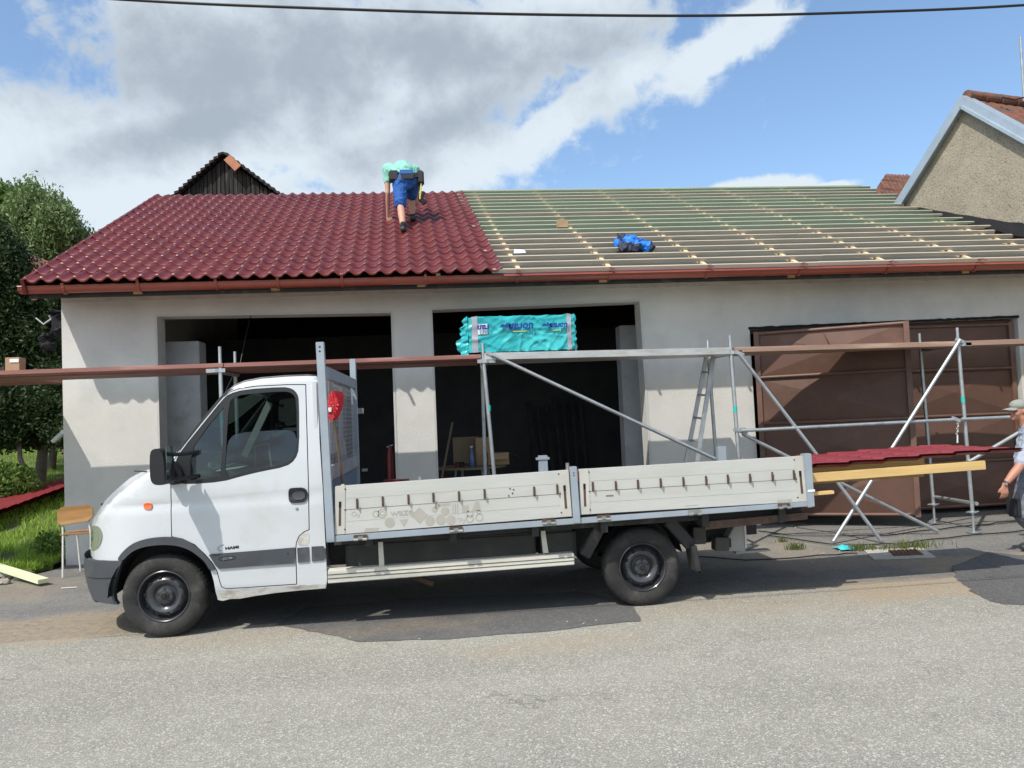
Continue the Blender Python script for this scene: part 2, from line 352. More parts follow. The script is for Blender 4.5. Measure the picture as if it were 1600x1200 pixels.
# ---------------------------------------------------------------- ground
def asphalt(name, c0, c1, light, sc=260, lightamt=.5, sand=(), sandcol=(.36, .27, .17), bump=.7):
    """stones in tar: voronoi chips, blotches, and sandy drifts given as world boxes (x0,x1,y0,y1,amount)"""
    m = bpy.data.materials.new(name); m.use_nodes = True; t = m.node_tree; n = t.nodes; l = t.links; b = n['Principled BSDF']
    g = n.new('ShaderNodeNewGeometry'); pos = g.outputs['Position']
    def nz(s, d=6, r=.6):
        q = n.new('ShaderNodeTexNoise'); q.inputs['Scale'].default_value = s; q.inputs['Detail'].default_value = d; q.inputs['Roughness'].default_value = r; l.new(pos, q.inputs['Vector']); return q.outputs[0]
    def mr(v, a, b_, c=0., d=1., smooth=False):
        q = n.new('ShaderNodeMapRange'); q.interpolation_type = 'SMOOTHSTEP' if smooth else 'LINEAR'
        l.new(v, q.inputs[0]); q.inputs[1].default_value = a; q.inputs[2].default_value = b_; q.inputs[3].default_value = c; q.inputs[4].default_value = d; return q.outputs[0]
    def mt(op, a, b_):
        q = n.new('ShaderNodeMath'); q.operation = op
        for i, v in enumerate((a, b_)):
            if isinstance(v, (int, float)): q.inputs[i].default_value = v
            else: l.new(v, q.inputs[i])
        return q.outputs[0]
    def mix(f, a, b_):
        q = n.new('ShaderNodeMix'); q.data_type = 'RGBA'; l.new(f, q.inputs[0])
        for i, v in ((6, a), (7, b_)):
            if isinstance(v, tuple): q.inputs[i].default_value = (*v, 1)
            else: l.new(v, q.inputs[i])
        return q.outputs[2]
    vo = n.new('ShaderNodeTexVoronoi'); vo.inputs['Scale'].default_value = sc; l.new(pos, vo.inputs['Vector'])
    vb = n.new('ShaderNodeTexVoronoi'); vb.inputs['Scale'].default_value = sc*.42; l.new(pos, vb.inputs['Vector'])
    sep = n.new('ShaderNodeSeparateColor'); l.new(vo.outputs['Color'], sep.inputs[0]); sep2 = n.new('ShaderNodeSeparateColor'); l.new(vb.outputs['Color'], sep2.inputs[0])
    st = n.new('ShaderNodeMapping'); st.inputs['Scale'].default_value = (.12, 1.1, 1); l.new(pos, st.inputs[0]); sn = n.new('ShaderNodeTexNoise'); sn.inputs['Scale'].default_value = 1.4; sn.inputs['Detail'].default_value = 5; l.new(st.outputs[0], sn.inputs['Vector'])
    col = mix(mr(sn.outputs[0], .35, .65), c0, c1)
    col = mix(mt('MULTIPLY', mr(nz(.7, 7), .50, .66), .55), col, tuple(v*.80 for v in c0))
    col = mix(mt('MULTIPLY', mr(nz(5, 8, .7), .42, .7), .5), col, tuple(v*.72 for v in c0))
    col = mix(mt('MULTIPLY', mr(sep.outputs[0], .55, .95), lightamt), col, light)
    col = mix(mt('MULTIPLY', mr(sep2.outputs[0], .82, .97), lightamt*.9), col, tuple(min(1, v*1.15) for v in light))
    col = mix(mt('MULTIPLY', mr(sep.outputs[1], .75, .98), .55), col, tuple(v*.45 for v in c0))
    ve = n.new('ShaderNodeTexVoronoi'); ve.feature = 'DISTANCE_TO_EDGE'; ve.inputs['Scale'].default_value = .55
    wv = n.new('ShaderNodeVectorMath'); wv.operation = 'ADD'; wn0 = n.new('ShaderNodeTexNoise'); wn0.inputs['Scale'].default_value = 2.5; wn0.inputs['Detail'].default_value = 7; l.new(pos, wn0.inputs['Vector']); l.new(pos, wv.inputs[0]); l.new(wn0.outputs['Color'], wv.inputs[1]); l.new(wv.outputs[0], ve.inputs['Vector'])
    ck = mt('MULTIPLY', mr(ve.outputs['Distance'], .0, .007, 1., 0.), mr(nz(.6, 3), .50, .60, 0., .55)); col = mix(ck, col, tuple(v*.35 for v in c0))
    xs = n.new('ShaderNodeSeparateXYZ'); l.new(pos, xs.inputs[0])
    wn = mt('MULTIPLY', mt('SUBTRACT', nz(1.3, 7, .65), .5), 1.6)
    for (x0, x1, y0, y1, am) in sand:
        X = mt('ADD', xs.outputs[0], mt('MULTIPLY', wn, 1.2)); Y = mt('ADD', xs.outputs[1], mt('MULTIPLY', wn, .55)); w = .3
        f = mt('MULTIPLY', mt('MULTIPLY', mr(X, x0-w, x0+w, smooth=True), mr(X, x1-w, x1+w, 1., 0., True)), mt('MULTIPLY', mr(Y, y0-.14, y0+.14, smooth=True), mr(Y, y1-.14, y1+.14, 1., 0., True)))
        f = mt('MULTIPLY', f, mr(nz(14, 8, .75), .30, .62, 0., am)); col = mix(f, col, sandcol)
    l.new(col, b.inputs['Base Color']); b.inputs['Roughness'].default_value = .93; b.inputs['Specular IOR Level'].default_value = .25
    bp = n.new('ShaderNodeBump'); bp.inputs['Strength'].default_value = bump; bp.inputs['Distance'].default_value = .004; l.new(vo.outputs['Distance'], bp.inputs['Height'])
    bp2 = n.new('ShaderNodeBump'); bp2.inputs['Strength'].default_value = .35; bp2.inputs['Distance'].default_value = .02; l.new(nz(18, 6), bp2.inputs['Height']); l.new(bp.outputs[0], bp2.inputs['Normal'])
    l.new(bp2.outputs[0], b.inputs['Normal']); MATS[name] = m
SAND = [(-9, -2.6, 6.85, 7.9, .95), (-9, -4.2, 8.6, 9.9, .5), (.2, 1.4, 5.55, 5.95, .5), (3.6, 5.35, 6.35, 7.1, .95), (3.5, 5.2, 7.7, 8.15, .7), (4.9, 6.6, 7.4, 7.95, .9), (1.8, 4.0, 6.2, 6.7, .35), (3.0, 4.6, 8.2, 9.6, .45), (-2.4, -1.2, 6.3, 6.8, .4)]
asphalt('asphalt_road', (.238, .224, .190), (.288, .271, .228), (.48, .456, .392), 240, .9, SAND, (.34, .265, .175))
asphalt('asphalt_yard', (.150, .145, .137), (.20, .192, .178), (.36, .34, .31), 210, .45, SAND, (.33, .26, .17))
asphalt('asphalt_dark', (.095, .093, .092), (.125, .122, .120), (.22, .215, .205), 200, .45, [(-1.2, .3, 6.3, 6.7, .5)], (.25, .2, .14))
def wavy(x0, x1, y, amp, n, seed, fr=.7):
    return [(x0+(x1-x0)*i/n, y+amp*(noise.noise(Vector((x0+(x1-x0)*i/n*fr, seed, 0)))+.5*noise.noise(Vector(((x0+(x1-x0)*i/n)*fr*4, seed, 3))))) for i in range(n+1)]
def sheet(name, poly, z, m):
    b = MB(); tri = tessellate_polygon([[Vector((*p, 0)) for p in poly]]); b.add([(p[0], p[1], z) for p in poly], [tuple(t) for t in tri])
    o = b.build(name, m, fixn=False); me = o.data
    if me.polygons[0].normal.z < 0: me.flip_normals()
    return tag(o, kind='structure')
mat('soil', (.085, .11, .03), .95, .3, 2, .5, 8, col2=(.05, .07, .02), c2scale=.4)
sheet('ground', [(-400, -400), (400, -400), (400, 600), (-400, 600)], -.03, 'soil')
far = wavy(-9.5, 9.2, 6.98, .10, 90, 2.2)
sheet('road', [(-70, -5.5), (70, -5.5), (70, 6.98)] + far[::-1] + [(-70, 6.98)], 0, 'asphalt_road')
sheet('forecourt', [(-5.02, 10.9), (-4.98, 10.6), (-5.15, 10.15), (-5.5, 9.7), (-6.2, 9.2), (-7.5, 8.7), (-12, 8.2), (-12, 6.7), (12, 6.7), (12, 20.5), (-4.9, 20.5)], -.008, 'asphalt_yard')
def rag(poly, amp=.05, k=9):
    o = []
    for i in range(len(poly)):
        a, c = poly[i], poly[(i+1) % len(poly)]
        for j in range(k): t = j/k; x, y = a[0]*(1-t)+c[0]*t, a[1]*(1-t)+c[1]*t; q = noise.noise_vector(Vector((x*2.3, y*2.3, 4)))*amp + noise.noise_vector(Vector((x*11, y*11, 4)))*amp*.4; o.append((x+q.x, y+q.y))
    return o
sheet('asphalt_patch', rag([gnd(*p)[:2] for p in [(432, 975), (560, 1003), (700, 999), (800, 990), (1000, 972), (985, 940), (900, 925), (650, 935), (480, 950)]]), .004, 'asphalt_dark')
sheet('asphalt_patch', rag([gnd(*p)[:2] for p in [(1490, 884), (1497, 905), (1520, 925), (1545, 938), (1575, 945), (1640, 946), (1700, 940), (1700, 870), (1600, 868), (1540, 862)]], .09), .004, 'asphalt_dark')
# far verge of the road behind the photographer, and a low field
sheet('verge', [(-70, -60), (70, -60), (70, -5.5), (-70, -5.5)], -.012, 'soil')
# lawn rising to the left of the garage
def lawn_z(x, y):
    d = max(0, y-10.9 + .55*max(0, -x-7)) if True else 0
    e = max(0, (-5.05 - x)*.10)
    return min(.03 + .075*max(0, y-10.6) + e*.5 + .03*noise.noise(Vector((x*.6, y*.6, 0))), 2.0)
def lawn_edge(x):                        # front edge of the grass
    return 10.35 if x > -5.4 else max(8.9, 10.35 + (x+5.4)*.55) if x > -7.5 else 9.15 - (-7.5-x)*.12
nx, ny = 60, 90; V = []; F = []
for j in range(ny+1):
    for i in range(nx+1):
        x = -5.03 - 45*(i/nx)**1.7; y0 = lawn_edge(x) if x < -5.1 else 10.6; y = y0 + 55*(j/ny)**1.7; V.append((x, y, lawn_z(x, y) if j else -.01))
for j in range(ny):
    for i in range(nx):
        a = j*(nx+1)+i; F.append((a, a+nx+1, a+nx+2, a+1))
lawn = tag(rawmesh('lawn', V, F, 'soil', smooth=60), kind='structure')
def blades(name, pts, hmin, hmax, w, mats, kind='stuff'):
    P = np.array(pts); k = len(P); h = rng.uniform(hmin, hmax, k); a = rng.uniform(0, 6.283, k); tl = rng.uniform(.1, .8, k)*h; b = rng.uniform(0, 6.283, k)
    dx = np.stack([np.cos(a), np.sin(a), a*0], 1)*w; tp = P + np.stack([np.cos(b)*tl, np.sin(b)*tl, h], 1); md = P + np.stack([np.cos(b)*tl*.3, np.sin(b)*tl*.3, h*.6], 1)
    Vv = np.stack([P-dx[:]*1, P+dx, md+dx*.7, tp, md-dx*.7], 1).reshape(-1, 3); o = np.arange(k)*5
    Ff = np.concatenate([np.stack([o, o+1, o+2, o+4], 1), np.stack([o+4, o+2, o+3, o+3], 1)])
    me_f = np.stack([o, o+1, o+2], 1); me_g = np.stack([o, o+2, o+4], 1); me_h = np.stack([o+4, o+2, o+3], 1)
    return rawmesh(name, Vv, np.concatenate([me_f, me_g, me_h]), mats)
pts = []
while len(pts) < 90000:
    x = -5.05 - 13*random.random()**1.3; y0 = lawn_edge(x) + .05 if x < -5.1 else 10.6; y = y0 + 17*random.random()**1.8
    if noise.noise(Vector((x*2, y*2, 5))) < -.35: continue
    if y < y0 + .25 and random.random() < .5: continue
    pts.append((x, y, lawn_z(x, y)-.01))
tag(blades('grass', pts, .05, .13, .006, 'grass_leaf'), 'short sunlit green grass growing on the lawn left of the garage', 'grass', kind='stuff')
# small weeds, each tuft a plant
def leafcloud(c, rad, n, size, seed=0, shell=.35, flat=1.0, droop=0):
    """n leaf quads inside an ellipsoid; returns verts, faces"""
    r2 = np.random.default_rng(seed); d = r2.normal(size=(n, 3)); d /= np.linalg.norm(d, axis=1)[:, None]; rr = (shell + (1-shell)*r2.random(n)**.5)
    P = np.array(c) + d*rr[:, None]*np.array(rad); u = r2.normal(size=(n, 3)); u[:, 2] -= droop; u /= np.linalg.norm(u, axis=1)[:, None]
    w = np.cross(u, r2.normal(size=(n, 3))); w /= np.linalg.norm(w, axis=1)[:, None]; s = size*r2.uniform(.6, 1.4, n)[:, None]
    Vv = np.stack([P-u*s, P+w*s*.45, P+u*s, P-w*s*.45], 1).reshape(-1, 3); o = np.arange(n)*4
    return Vv, np.stack([o, o+1, o+2, o+3], 1)
def weed(px, py, h, n, label, spread=.12, matn='grass_dull'):
    h *= .72
    p = gnd(px, py); pts = [(p.x+random.gauss(0, spread), p.y+random.gauss(0, spread*.5), 0) for _ in range(n)]
    return tag(blades('weed', pts, h*.4, h, .006, matn), label, 'weed', 'weeds growing in the cracks of the forecourt')
weed(1222, 846, .12, 45, 'small yellowish weed right behind the rear end of the truck, nearest to the gate', .05, 'grass_dull')
weed(1243, 858, .16, 70, 'spiky weed tuft on the asphalt between the truck and the teal scrap', .05, 'grass_dull')
weed(1342, 859, .13, 90, 'weed tuft just right of the teal scrap', .08, 'grass_dull')
weed(1420, 856, .15, 170, 'wide green weed tuft above the rusty drain grate', .16)
weed(1385, 858, .07, 60, 'low thin weed between the drain grate and the teal scrap', .14, 'grass_dull')
weed(1205, 813, .16, 160, 'dark green weeds at the foot of the brown gate behind the truck', .25)
weed(1592, 800, .45, 120, 'green plant at the foot of the wall beside the man in the cap', .09)
# stones along the lawn edge, single ones
for i, (px, py, r, lab) in enumerate([(12, 900, .085, 'pale rough stone left of the timber end at the lawn edge'), (42, 893, .06, 'small grey stone behind the pale timber'), (52, 884, .05, 'small stone between lawn and timber'),
        (30, 905, .05, 'flat brownish stone in front of the pale timber'), (63, 889, .045, 'pebble right beside the pale timber'), (5, 912, .06, 'grey stone at the left picture edge')]):
    p = gnd(px, py); b = MB(); b.ball(p+Vector((0, 0, r*.35)), (r*1.3, r, r*.7), 7); b.v = [tuple(Vector(v)+Vector([random.gauss(0, r*.1) for _ in range(3)])) for v in b.v]
    tag(b.build('stone', 'stone', smooth=30), lab, 'stone', 'stones along the edge of the lawn')
# rubble strip at the lawn edge and crumbs on the forecourt (uncountable)
def rubble(name, pts, smin, smax, matn):
    b = MB()
    for (x, y, z) in pts:
        r = random.uniform(smin, smax); q = [Vector((random.uniform(-1, 1), random.uniform(-1, 1), random.uniform(-.3, .7)))*r for _ in range(4)]; b.add([Vector((x, y, z))+v for v in q], [(0, 1, 2), (0, 2, 3), (0, 3, 1), (1, 3, 2)])
    return b.build(name, matn)
pts = []
for _ in range(900):
    x = random.uniform(-9, -5.1); y = lawn_edge(x)+random.gauss(-.12, .13); pts.append((x, y, .005+max(0, (y-lawn_edge(x))*.1)))
tag(rubble('rubble', pts, .008, .035, 'stone'), 'strip of crumbled stones between lawn and asphalt', 'rubble', kind='stuff')
pts = [(random.uniform(3, 9), random.gauss(9.6, .7), .003) for _ in range(500)] + [(random.uniform(-7, 7), random.uniform(5.8, 8.5), .006) for _ in range(260)]
tag(rubble('plaster_crumbs', pts, .004, .014, 'concrete'), 'pale plaster crumbs scattered over the forecourt', 'crumbs', kind='stuff')
b = MB(); c = [gnd(*p) for p in [(1378, 861), (1436, 860), (1450, 869), (1388, 871)]]
b.hexa([Vector((p.x, p.y, .0)) for p in c] + [Vector((p.x, p.y, .012)) for p in c])
dr = thing('drain_grate', gnd(1413, 866), 'rusty brown drain grate set in pale concrete on the forecourt', 'drain grate')
b = MB(); c = [gnd(*p) for p in [(1388, 862), (1432, 860.5), (1443, 868), (1397, 870)]]; b.hexa([Vector((p.x, p.y, .004)) for p in c] + [Vector((p.x, p.y, .018)) for p in c])
for i in range(7):
    p = c[0].lerp(c[1], (i+.5)/7); q = c[3].lerp(c[2], (i+.5)/7); b.bar((p.x, p.y, .02), (q.x, q.y, .02), .02, .008)
b.build('grate', 'grate', dr)
b = MB(); cc_ = [gnd(*p) for p in [(1350, 860), (1440, 855.5), (1462, 871), (1365, 874)]]; b.hexa([Vector((p.x, p.y, -.005)) for p in cc_] + [Vector((p.x, p.y, .006)) for p in cc_]); b.build('concrete_surround', 'concrete', dr)
b = MB(); p = gnd(1320, 858); b.v = []; vs = [(p.x+dx, p.y+dy, .01+abs(noise.noise(Vector((dx*9, dy*9, 0))))*.05) for dy in (-.10, -.03, .05, .12) for dx in (-.10, -.04, .03, .1)]
b.add(vs, [(j*4+i, j*4+i+1, j*4+i+5, j*4+i+4) for j in range(3) for i in range(3)]); tag(b.build('film_scrap', 'teal_scrap'), 'crumpled teal plastic scrap lying on the forecourt', 'scrap')
# cables on the ground
for px_, lab in (([(1080, 871), (1180, 877), (1300, 868), (1340, 866)], 'thin black cable lying behind the truck rear'), ([(1185, 831), (1240, 838), (1380, 838), (1470, 828), (1560, 818), (1610, 812)], 'long black cable running across the forecourt under the scaffold'),
        ([(1200, 838), (1310, 853), (1400, 851), (1480, 842), (1600, 830)], 'black cable lying in front of the scaffold feet')):
    P = [gnd(*p)+Vector((0, 0, .012)) for p in px_]; Q = []
    for i in range(len(P)-1):
        for k in range(6): q = P[i].lerp(P[i+1], k/6); Q.append(q+Vector((0, .03*math.sin(i*2+k), 0)))
    tag(MB().tube(Q+[P[-1]], .008, 6).build('ground_cable', 'cable', smooth=40), lab, 'cable')
# ---------------------------------------------------------------- garage
YW = 10.85
SL, CS, SN = .49, math.cos(math.atan(.49)), math.sin(math.atan(.49))
KSK = -.045; YE = 10.05; ZE = 3.60
def roofp(x, s, h=0.0):                    # s metres up the slope from the eave, h above the deck line
    dy = s*CS; return Vector((x + KSK*dy, YE + dy - SN*h, ZE + SL*dy + CS*h))
GL = (2.0, 10.85, 0)
gar = thing('garage', GL, 'long single-storey garage with grey plaster and a roof half covered in maroon tiles', 'garage')
def wx(px, py, Y=YW): p = at(px, py, Y); return (p.x, p.z)
ZT = 3.56
# front wall with openings
openings = [[(-3.74, -.1), (-3.74, 3.285), (-.585, 3.245), (-.60, -.1)], [(-.005, -.1), (-.005, 3.27), (2.99, 3.31), (3.03, -.1)], [(4.63, -.1), (4.62, 2.85), (8.86, 2.90), (8.86, -.1)]]
b = MB(); outer = [(-4.98, -.15)]
for op in openings: outer += [op[0], op[1], op[2], op[3]]
outer += [(9.74, -.15), (9.74, ZT), (-4.98, ZT)]
for op_i in (0,): pass
poly = [(-4.98, -.1)] + [p for op in openings for p in op] + [(9.74, -.1), (9.74, ZT), (-4.98, ZT)]
b.prism(poly, lambda x, z: (x, YW, z), lambda x, z: (x, YW+.30, z))
b.build('front_wall', 'plaster', gar)
# left gable wall, back wall, right wall
for nm, x0, x1 in (('gable_wall', -4.98, -4.70), ('gable_wall', 9.3, 9.6)):
    yb = 20.9; zr = ZE + SL*(15.52-YE) - .16
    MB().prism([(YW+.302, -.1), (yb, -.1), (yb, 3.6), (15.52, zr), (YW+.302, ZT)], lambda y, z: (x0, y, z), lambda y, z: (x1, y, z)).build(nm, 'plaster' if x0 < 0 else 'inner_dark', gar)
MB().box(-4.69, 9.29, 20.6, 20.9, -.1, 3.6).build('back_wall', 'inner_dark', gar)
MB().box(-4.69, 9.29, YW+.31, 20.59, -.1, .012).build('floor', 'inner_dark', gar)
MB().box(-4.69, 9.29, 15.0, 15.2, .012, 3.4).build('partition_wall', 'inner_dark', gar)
for (x0, x1, y0, y1, z1) in ((-4.05, -3.42, 11.60, 11.95, 3.02), (2.96, 3.50, 12.0, 12.3, 3.10)):
    b = MB(); b.box(x0, x1, y0, y1, .012, z1); b.build('inner_pier', 'inner_plaster', gar, bevel=.01)
# plaster corner beads round the openings, and the thin worn line at the pillar
for op in openings[:2]:
    b = MB()
    (x0, za), (_, zb), (x1, zc), (x2, zd) = op
    b.hexa([(x0-.03, YW-.006, 0), (x0, YW-.006, 0), (x0, YW+.001, 0), (x0-.03, YW+.001, 0), (x0-.03, YW-.006, zb+.03), (x0, YW-.006, zb), (x0, YW+.001, zb), (x0-.03, YW+.001, zb+.03)])
    b.hexa([(x2, YW-.006, 0), (x2+.03, YW-.006, 0), (x2+.03, YW+.001, 0), (x2, YW+.001, 0), (x1, YW-.006, zc), (x1+.03, YW-.006, zc+.03), (x1+.03, YW+.001, zc+.03), (x1, YW+.001, zc)])
    b.hexa([(x0, YW-.006, zb), (x1, YW-.006, zc), (x1, YW+.001, zc), (x0, YW+.001, zb), (x0-.03, YW-.006, zb+.03), (x1+.03, YW-.006, zc+.03), (x1+.03, YW+.001, zc+.03), (x0-.03, YW+.001, zb+.03)])
    b.build('opening_trim', 'plaster_edge', gar)
# metal tile sheet: narrow crests, wide troughs, a step every row
WH = .042
def wave(u): return WH*(.5+.5*math.cos(2*math.pi*u))**1.6
def tile_mesh(name, nw, rows, pos, matn, parent=None, sub=10, pitch=.2, row=.340, smooth=38, u0=0.0, step=.026, wk=1.0):
    V = []; nu = nw*sub; S = []
    for r in range(rows):
        for (t, h) in ((0.0, None), (.012, step*.6), (.05, step), (.35, step*.85), (.7, step*.35), (.985, 0.0)):
            S.append((r, t, h))
    S.append((rows-1, 1.0, 0.0))
    for (r, t, h) in S:
        for i in range(nu+1):
            u = i/sub; w = wave(u)*wk
            lip = -.030*(1-w/WH)*(1 if t < .3 else 0)*(1-t*3.3)       # the pressed front edge bows down in the trough
            hh = (0 if r else -.004) if h is None else h
            sh6 = int(u/6); jit = .0035*math.sin(sh6*2.3+r*.9) + .004*noise.noise(Vector((u*.35, r*.5, 2)))
            V.append(pos(u0+u*pitch, (r+t)*row + lip*.9 + .006*math.sin(sh6*5.1), w+hh+jit))
    F = [(j*(nu+1)+i, j*(nu+1)+i+1, (j+1)*(nu+1)+i+1, (j+1)*(nu+1)+i) for j in range(len(S)-1) for i in range(nu)]
    return rawmesh(name, V, F, matn, parent, smooth=smooth)
X0, X1 = -5.03, .93
tile_mesh('tiled_roof', 30, 18, lambda u, s, h: roofp(X0+u, s, .045+h), 'maroon_tile', gar, pitch=(X1-X0)/30)
# back slope
b = MB(); P = [roofp(X0, 6.10, .03), roofp(9.6, 6.10, .03)]; b.hexa([P[0]+Vector((0, .02, -.06)), P[1]+Vector((0, .02, -.06)), Vector((9.6, 21.6, 3.4)), Vector((X0, 21.6, 3.4)), P[0]+Vector((0, .02, 0)), P[1]+Vector((0, .02, 0)), Vector((9.6, 21.6, 3.46)), Vector((X0, 21.6, 3.46))]); b.build('back_roof', 'maroon_sheet', gar)
# membrane over the rafters
def wallx(y): return 9.6 - .236*(y-11.48)
b = MB(); b.hexa([roofp(X0+.05, .02, -.03), roofp(9.35+KSK*0, .02, -.03), roofp(9.4, 6.08, -.03), roofp(X0+.05, 6.08, -.03), roofp(X0+.05, .02, -.024), roofp(9.35, .02, -.024), roofp(9.4, 6.08, -.024), roofp(X0+.05, 6.08, -.024)]); b.build('membrane', 'membrane', gar)
# verge trim on the left edge
b = MB(); b.bar(roofp(X0-.02, -.02, -.01), roofp(X0-.02, 6.13, -.01), .04, .19, up=(0, -SN, CS)); b.bar(roofp(X0+.0, -.02, .088), roofp(X0+.0, 6.13, .088), .05, .008, up=(0, -SN, CS)); b.build('verge_trim', 'maroon_tile', gar)
BR = [at(px, 440, YE).x for px in (96, 214, 336, 433, 534, 665, 809, 954, 1107, 1253, 1391, 1530)]
for k in range(2): BR.append(BR[-1]+1.28)
for i, x in enumerate(BR):
    MB().bar((x-.06, 10.24-.03*(i % 2), ZE+SL*.20-.150), (x-.06, 11.5, ZE+SL*1.45-.155), .11, .15).build('rafter', 'rafter_wood', gar)
MB().box(-5.0, 9.6, 10.88, 11.0, 3.565, 3.80).build('wall_plate', 'rafter_wood', gar)
MB().box(-5.08, 9.7, 10.235, 10.26, 3.47, 3.62).build('fascia_board', 'chassis', gar)
# mortar squeezed along the wall top, rough
b = MB(); n_ = 260; o = []
for i in range(n_+1):
    x = -4.97+14.6*i/n_; d = .018+.022*abs(noise.noise(Vector((x*6, 1, 0)))); o.append((x, d))
b.add([(x, YW-.004-d*.5, 3.535-d*1.2) for x, d in o] + [(x, YW+.01, 3.575) for x, d in o] + [(x, YW-.03-d*.3, 3.57) for x, d in o], [(i, i+1, n_+2+i, n_+1+i) for i in range(n_)] + [(2*(n_+1)+i, 2*(n_+1)+i+1, i+1, i) for i in range(n_)]); b.build('mortar_bead', 'concrete', gar, smooth=60)
# gable-side soffit pieces on the left corner
MB().bar((-5.07, 10.3, 3.52), (-5.07, 15.6, 6.12), .06, .12).build('verge_rafter', 'rafter_wood', gar)
# counter battens and battens
for i, x in enumerate([x for x in BR if x > .95] + [BR[5]+.12]):
    top = 6.08
    MB().bar(roofp(x+.05, .06, -.002), roofp(x+.05+.02*i/9, top if x < 8.6 else 3.0, -.002), .055, .04, up=(0, -SN, CS)).build('counter_batten', 'batten_pale', gar)
for i in range(19):
    s = .05 + i*.337 if i else .02
    y = YE + s*CS; xe = (wallx(y) - random.choice((.06, .16, .3, .42))) if y < 14.0 else 9.55 - random.uniform(0, .35)
    xe -= KSK*s*CS; mid = .9 + random.uniform(3.2, 5.2)
    mt_ = 'batten_brown' if i < 7 or i in (11, 16) else 'batten_green'
    dz = random.uniform(-.004, .004)
    MB().bar(roofp(.80, s, .044+dz), roofp(mid, s+random.uniform(-.012, .012), .044), .050, .050, up=(0, -SN, CS)).build('batten', mt_, gar)
    MB().bar(roofp(mid+.004, s, .045), roofp(xe, s+random.uniform(-.012, .012), .044), .050, .050, up=(0, -SN, CS)).build('batten', mt_ if random.random() < .8 else 'batten_brown', gar)
MB().bar(roofp(.85, 6.15, .03), roofp(9.55, 6.15, .03), .04, .10, up=(0, -SN, CS)).build('ridge_board', 'batten_green', gar)
MB().hexa([roofp(.95, -.075, .0), roofp(9.6, -.075, .0), roofp(9.6, .16, .004), roofp(.95, .16, .004), roofp(.95, -.075, .004), roofp(9.6, -.075, .004), roofp(9.6, .16, .008), roofp(.95, .16, .008)]).build('eave_flashing', 'gutter_paint', gar)
# gutter with brackets
gc = (10.155, 3.598); gr = .084
b = MB(); n_ = 10; V = []
for x in (-5.14, 9.72):
    for rr in (gr, gr-.004):
        for k in range(n_+1):
            a = math.pi + math.pi*k/n_; V.append((x, gc[0]+rr*math.cos(a), gc[1]+rr*math.sin(a)))
m_ = n_+1; F = []
for k in range(n_):
    F.append((k, k+1, 2*m_+k+1, 2*m_+k)); F.append((m_+k, m_+k+1, 3*m_+k+1, 3*m_+k))
F += [tuple(range(m_)), tuple(range(2*m_, 3*m_))]
b.add(V, F); b.tube([(-5.14, gc[0]-gr, gc[1]), (9.72, gc[0]-gr, gc[1])], .009, 8)
gut = b.build('gutter', 'gutter_paint', gar, smooth=40)
for x in (1.95, 4.55, 6.9):
    b = MB(); b.lathe((x, gc[0], gc[1]), (1, 0, 0), [(-.03, gr+.004), (.03, gr+.004)], 24); bb = [i for i, f in enumerate(b.f) if all(b.v[j][2] < gc[1]+.004 for j in f)]; b.f = [b.f[i] for i in bb]; b.m = [0]*len(bb); b.build('gutter_joint', 'gutter_paint', gut, smooth=40)
for i, x in enumerate(BR):
    P = [(x, gc[0]+gr+.012, gc[1]+.11), (x, gc[0]+gr+.01, gc[1]+.02)] + [(x, gc[0]+(gr+.007)*math.cos(a), gc[1]+(gr+.007)*math.sin(a)) for a in [-math.pi*k/8 for k in range(9)]] + [(x, gc[0]-gr-.012, gc[1]+.03)]
    if x > .9 or i in (1, 4): P += [(x+.004, gc[0]-gr-.05, gc[1]+.055), (x+.01, gc[0]-gr-.11, gc[1]+.05), (x+.012, gc[0]-gr-.16, gc[1]+.02)]
    b = MB()
    for p, q in zip(P, P[1:]): b.bar(p, q, .036, .012, up=(1, 0, 0) if False else Vector((0, (Vector(q)-Vector(p)).z, -(Vector(q)-Vector(p)).y)))
    b.build('gutter_bracket', 'gutter_paint', gut)
# ---- gates: left leaf swung out, right leaf shut
def leaf(name, hx, hy, w, ang, z0, z1, parent, mirror=False):
    """leaf of length w from the hinge at (hx, hy), turned out by ang; pressed diamond panels between bars"""
    d = Vector((math.cos(ang), -math.sin(ang), 0)) * (-1 if mirror else 1); nrm = Vector((-math.sin(ang), -math.cos(ang), 0))
    if mirror: nrm = Vector((0, -1, 0)); d = Vector((-1, 0, 0))
    P = lambda s, z, o=0: Vector((hx, hy, z)) + d*s + nrm*o
    b = MB(); rows = 4; H = (z1-z0)/rows
    for r in range(rows):
        za, zb = z0+r*H, z0+(r+1)*H; zm = (za+zb)/2; c = P(w/2, zm, .065); e = [P(.04, za+.02, .006), P(w-.04, za+.02, .006), P(w-.04, zb-.02, .006), P(.04, zb-.02, .006)]
        b.add(e+[c], [(0, 1, 4), (1, 2, 4), (2, 3, 4), (3, 0, 4)])
    b.add([P(0, z0, 0), P(w, z0, 0), P(w, z1, 0), P(0, z1, 0)], [(0, 1, 2, 3)])
    b.add([P(0, z0, -.012), P(w, z0, -.012), P(w, z1, -.012), P(0, z1, -.012)], [(0, 1, 2, 3)])
    o = b.build(name, 'gate_brown', parent, fixn=False)
    for r in range(rows+1):
        z = z0+r*H; z = min(max(z, z0+.03), z1-.03)
        MB().tube([P(.05, z, .03), P(w-.05, z+.006, .03)], .021, 8).build('cross_bar', 'gate_bar', o, smooth=40)
    for s in (.035, w-.035):
        b = MB(); b.bar(P(s, z0, .02), P(s, z1, .02), .07, .055, up=nrm); b.build('upright', 'gate_bar', o)
    return o, P
hx = 4.655; g1, P1 = leaf('gate_leaf', hx, 10.80, 2.03, R(26.3), .13, 2.80, gar)
g1['label'] = 'brown steel gate leaf swung outwards'
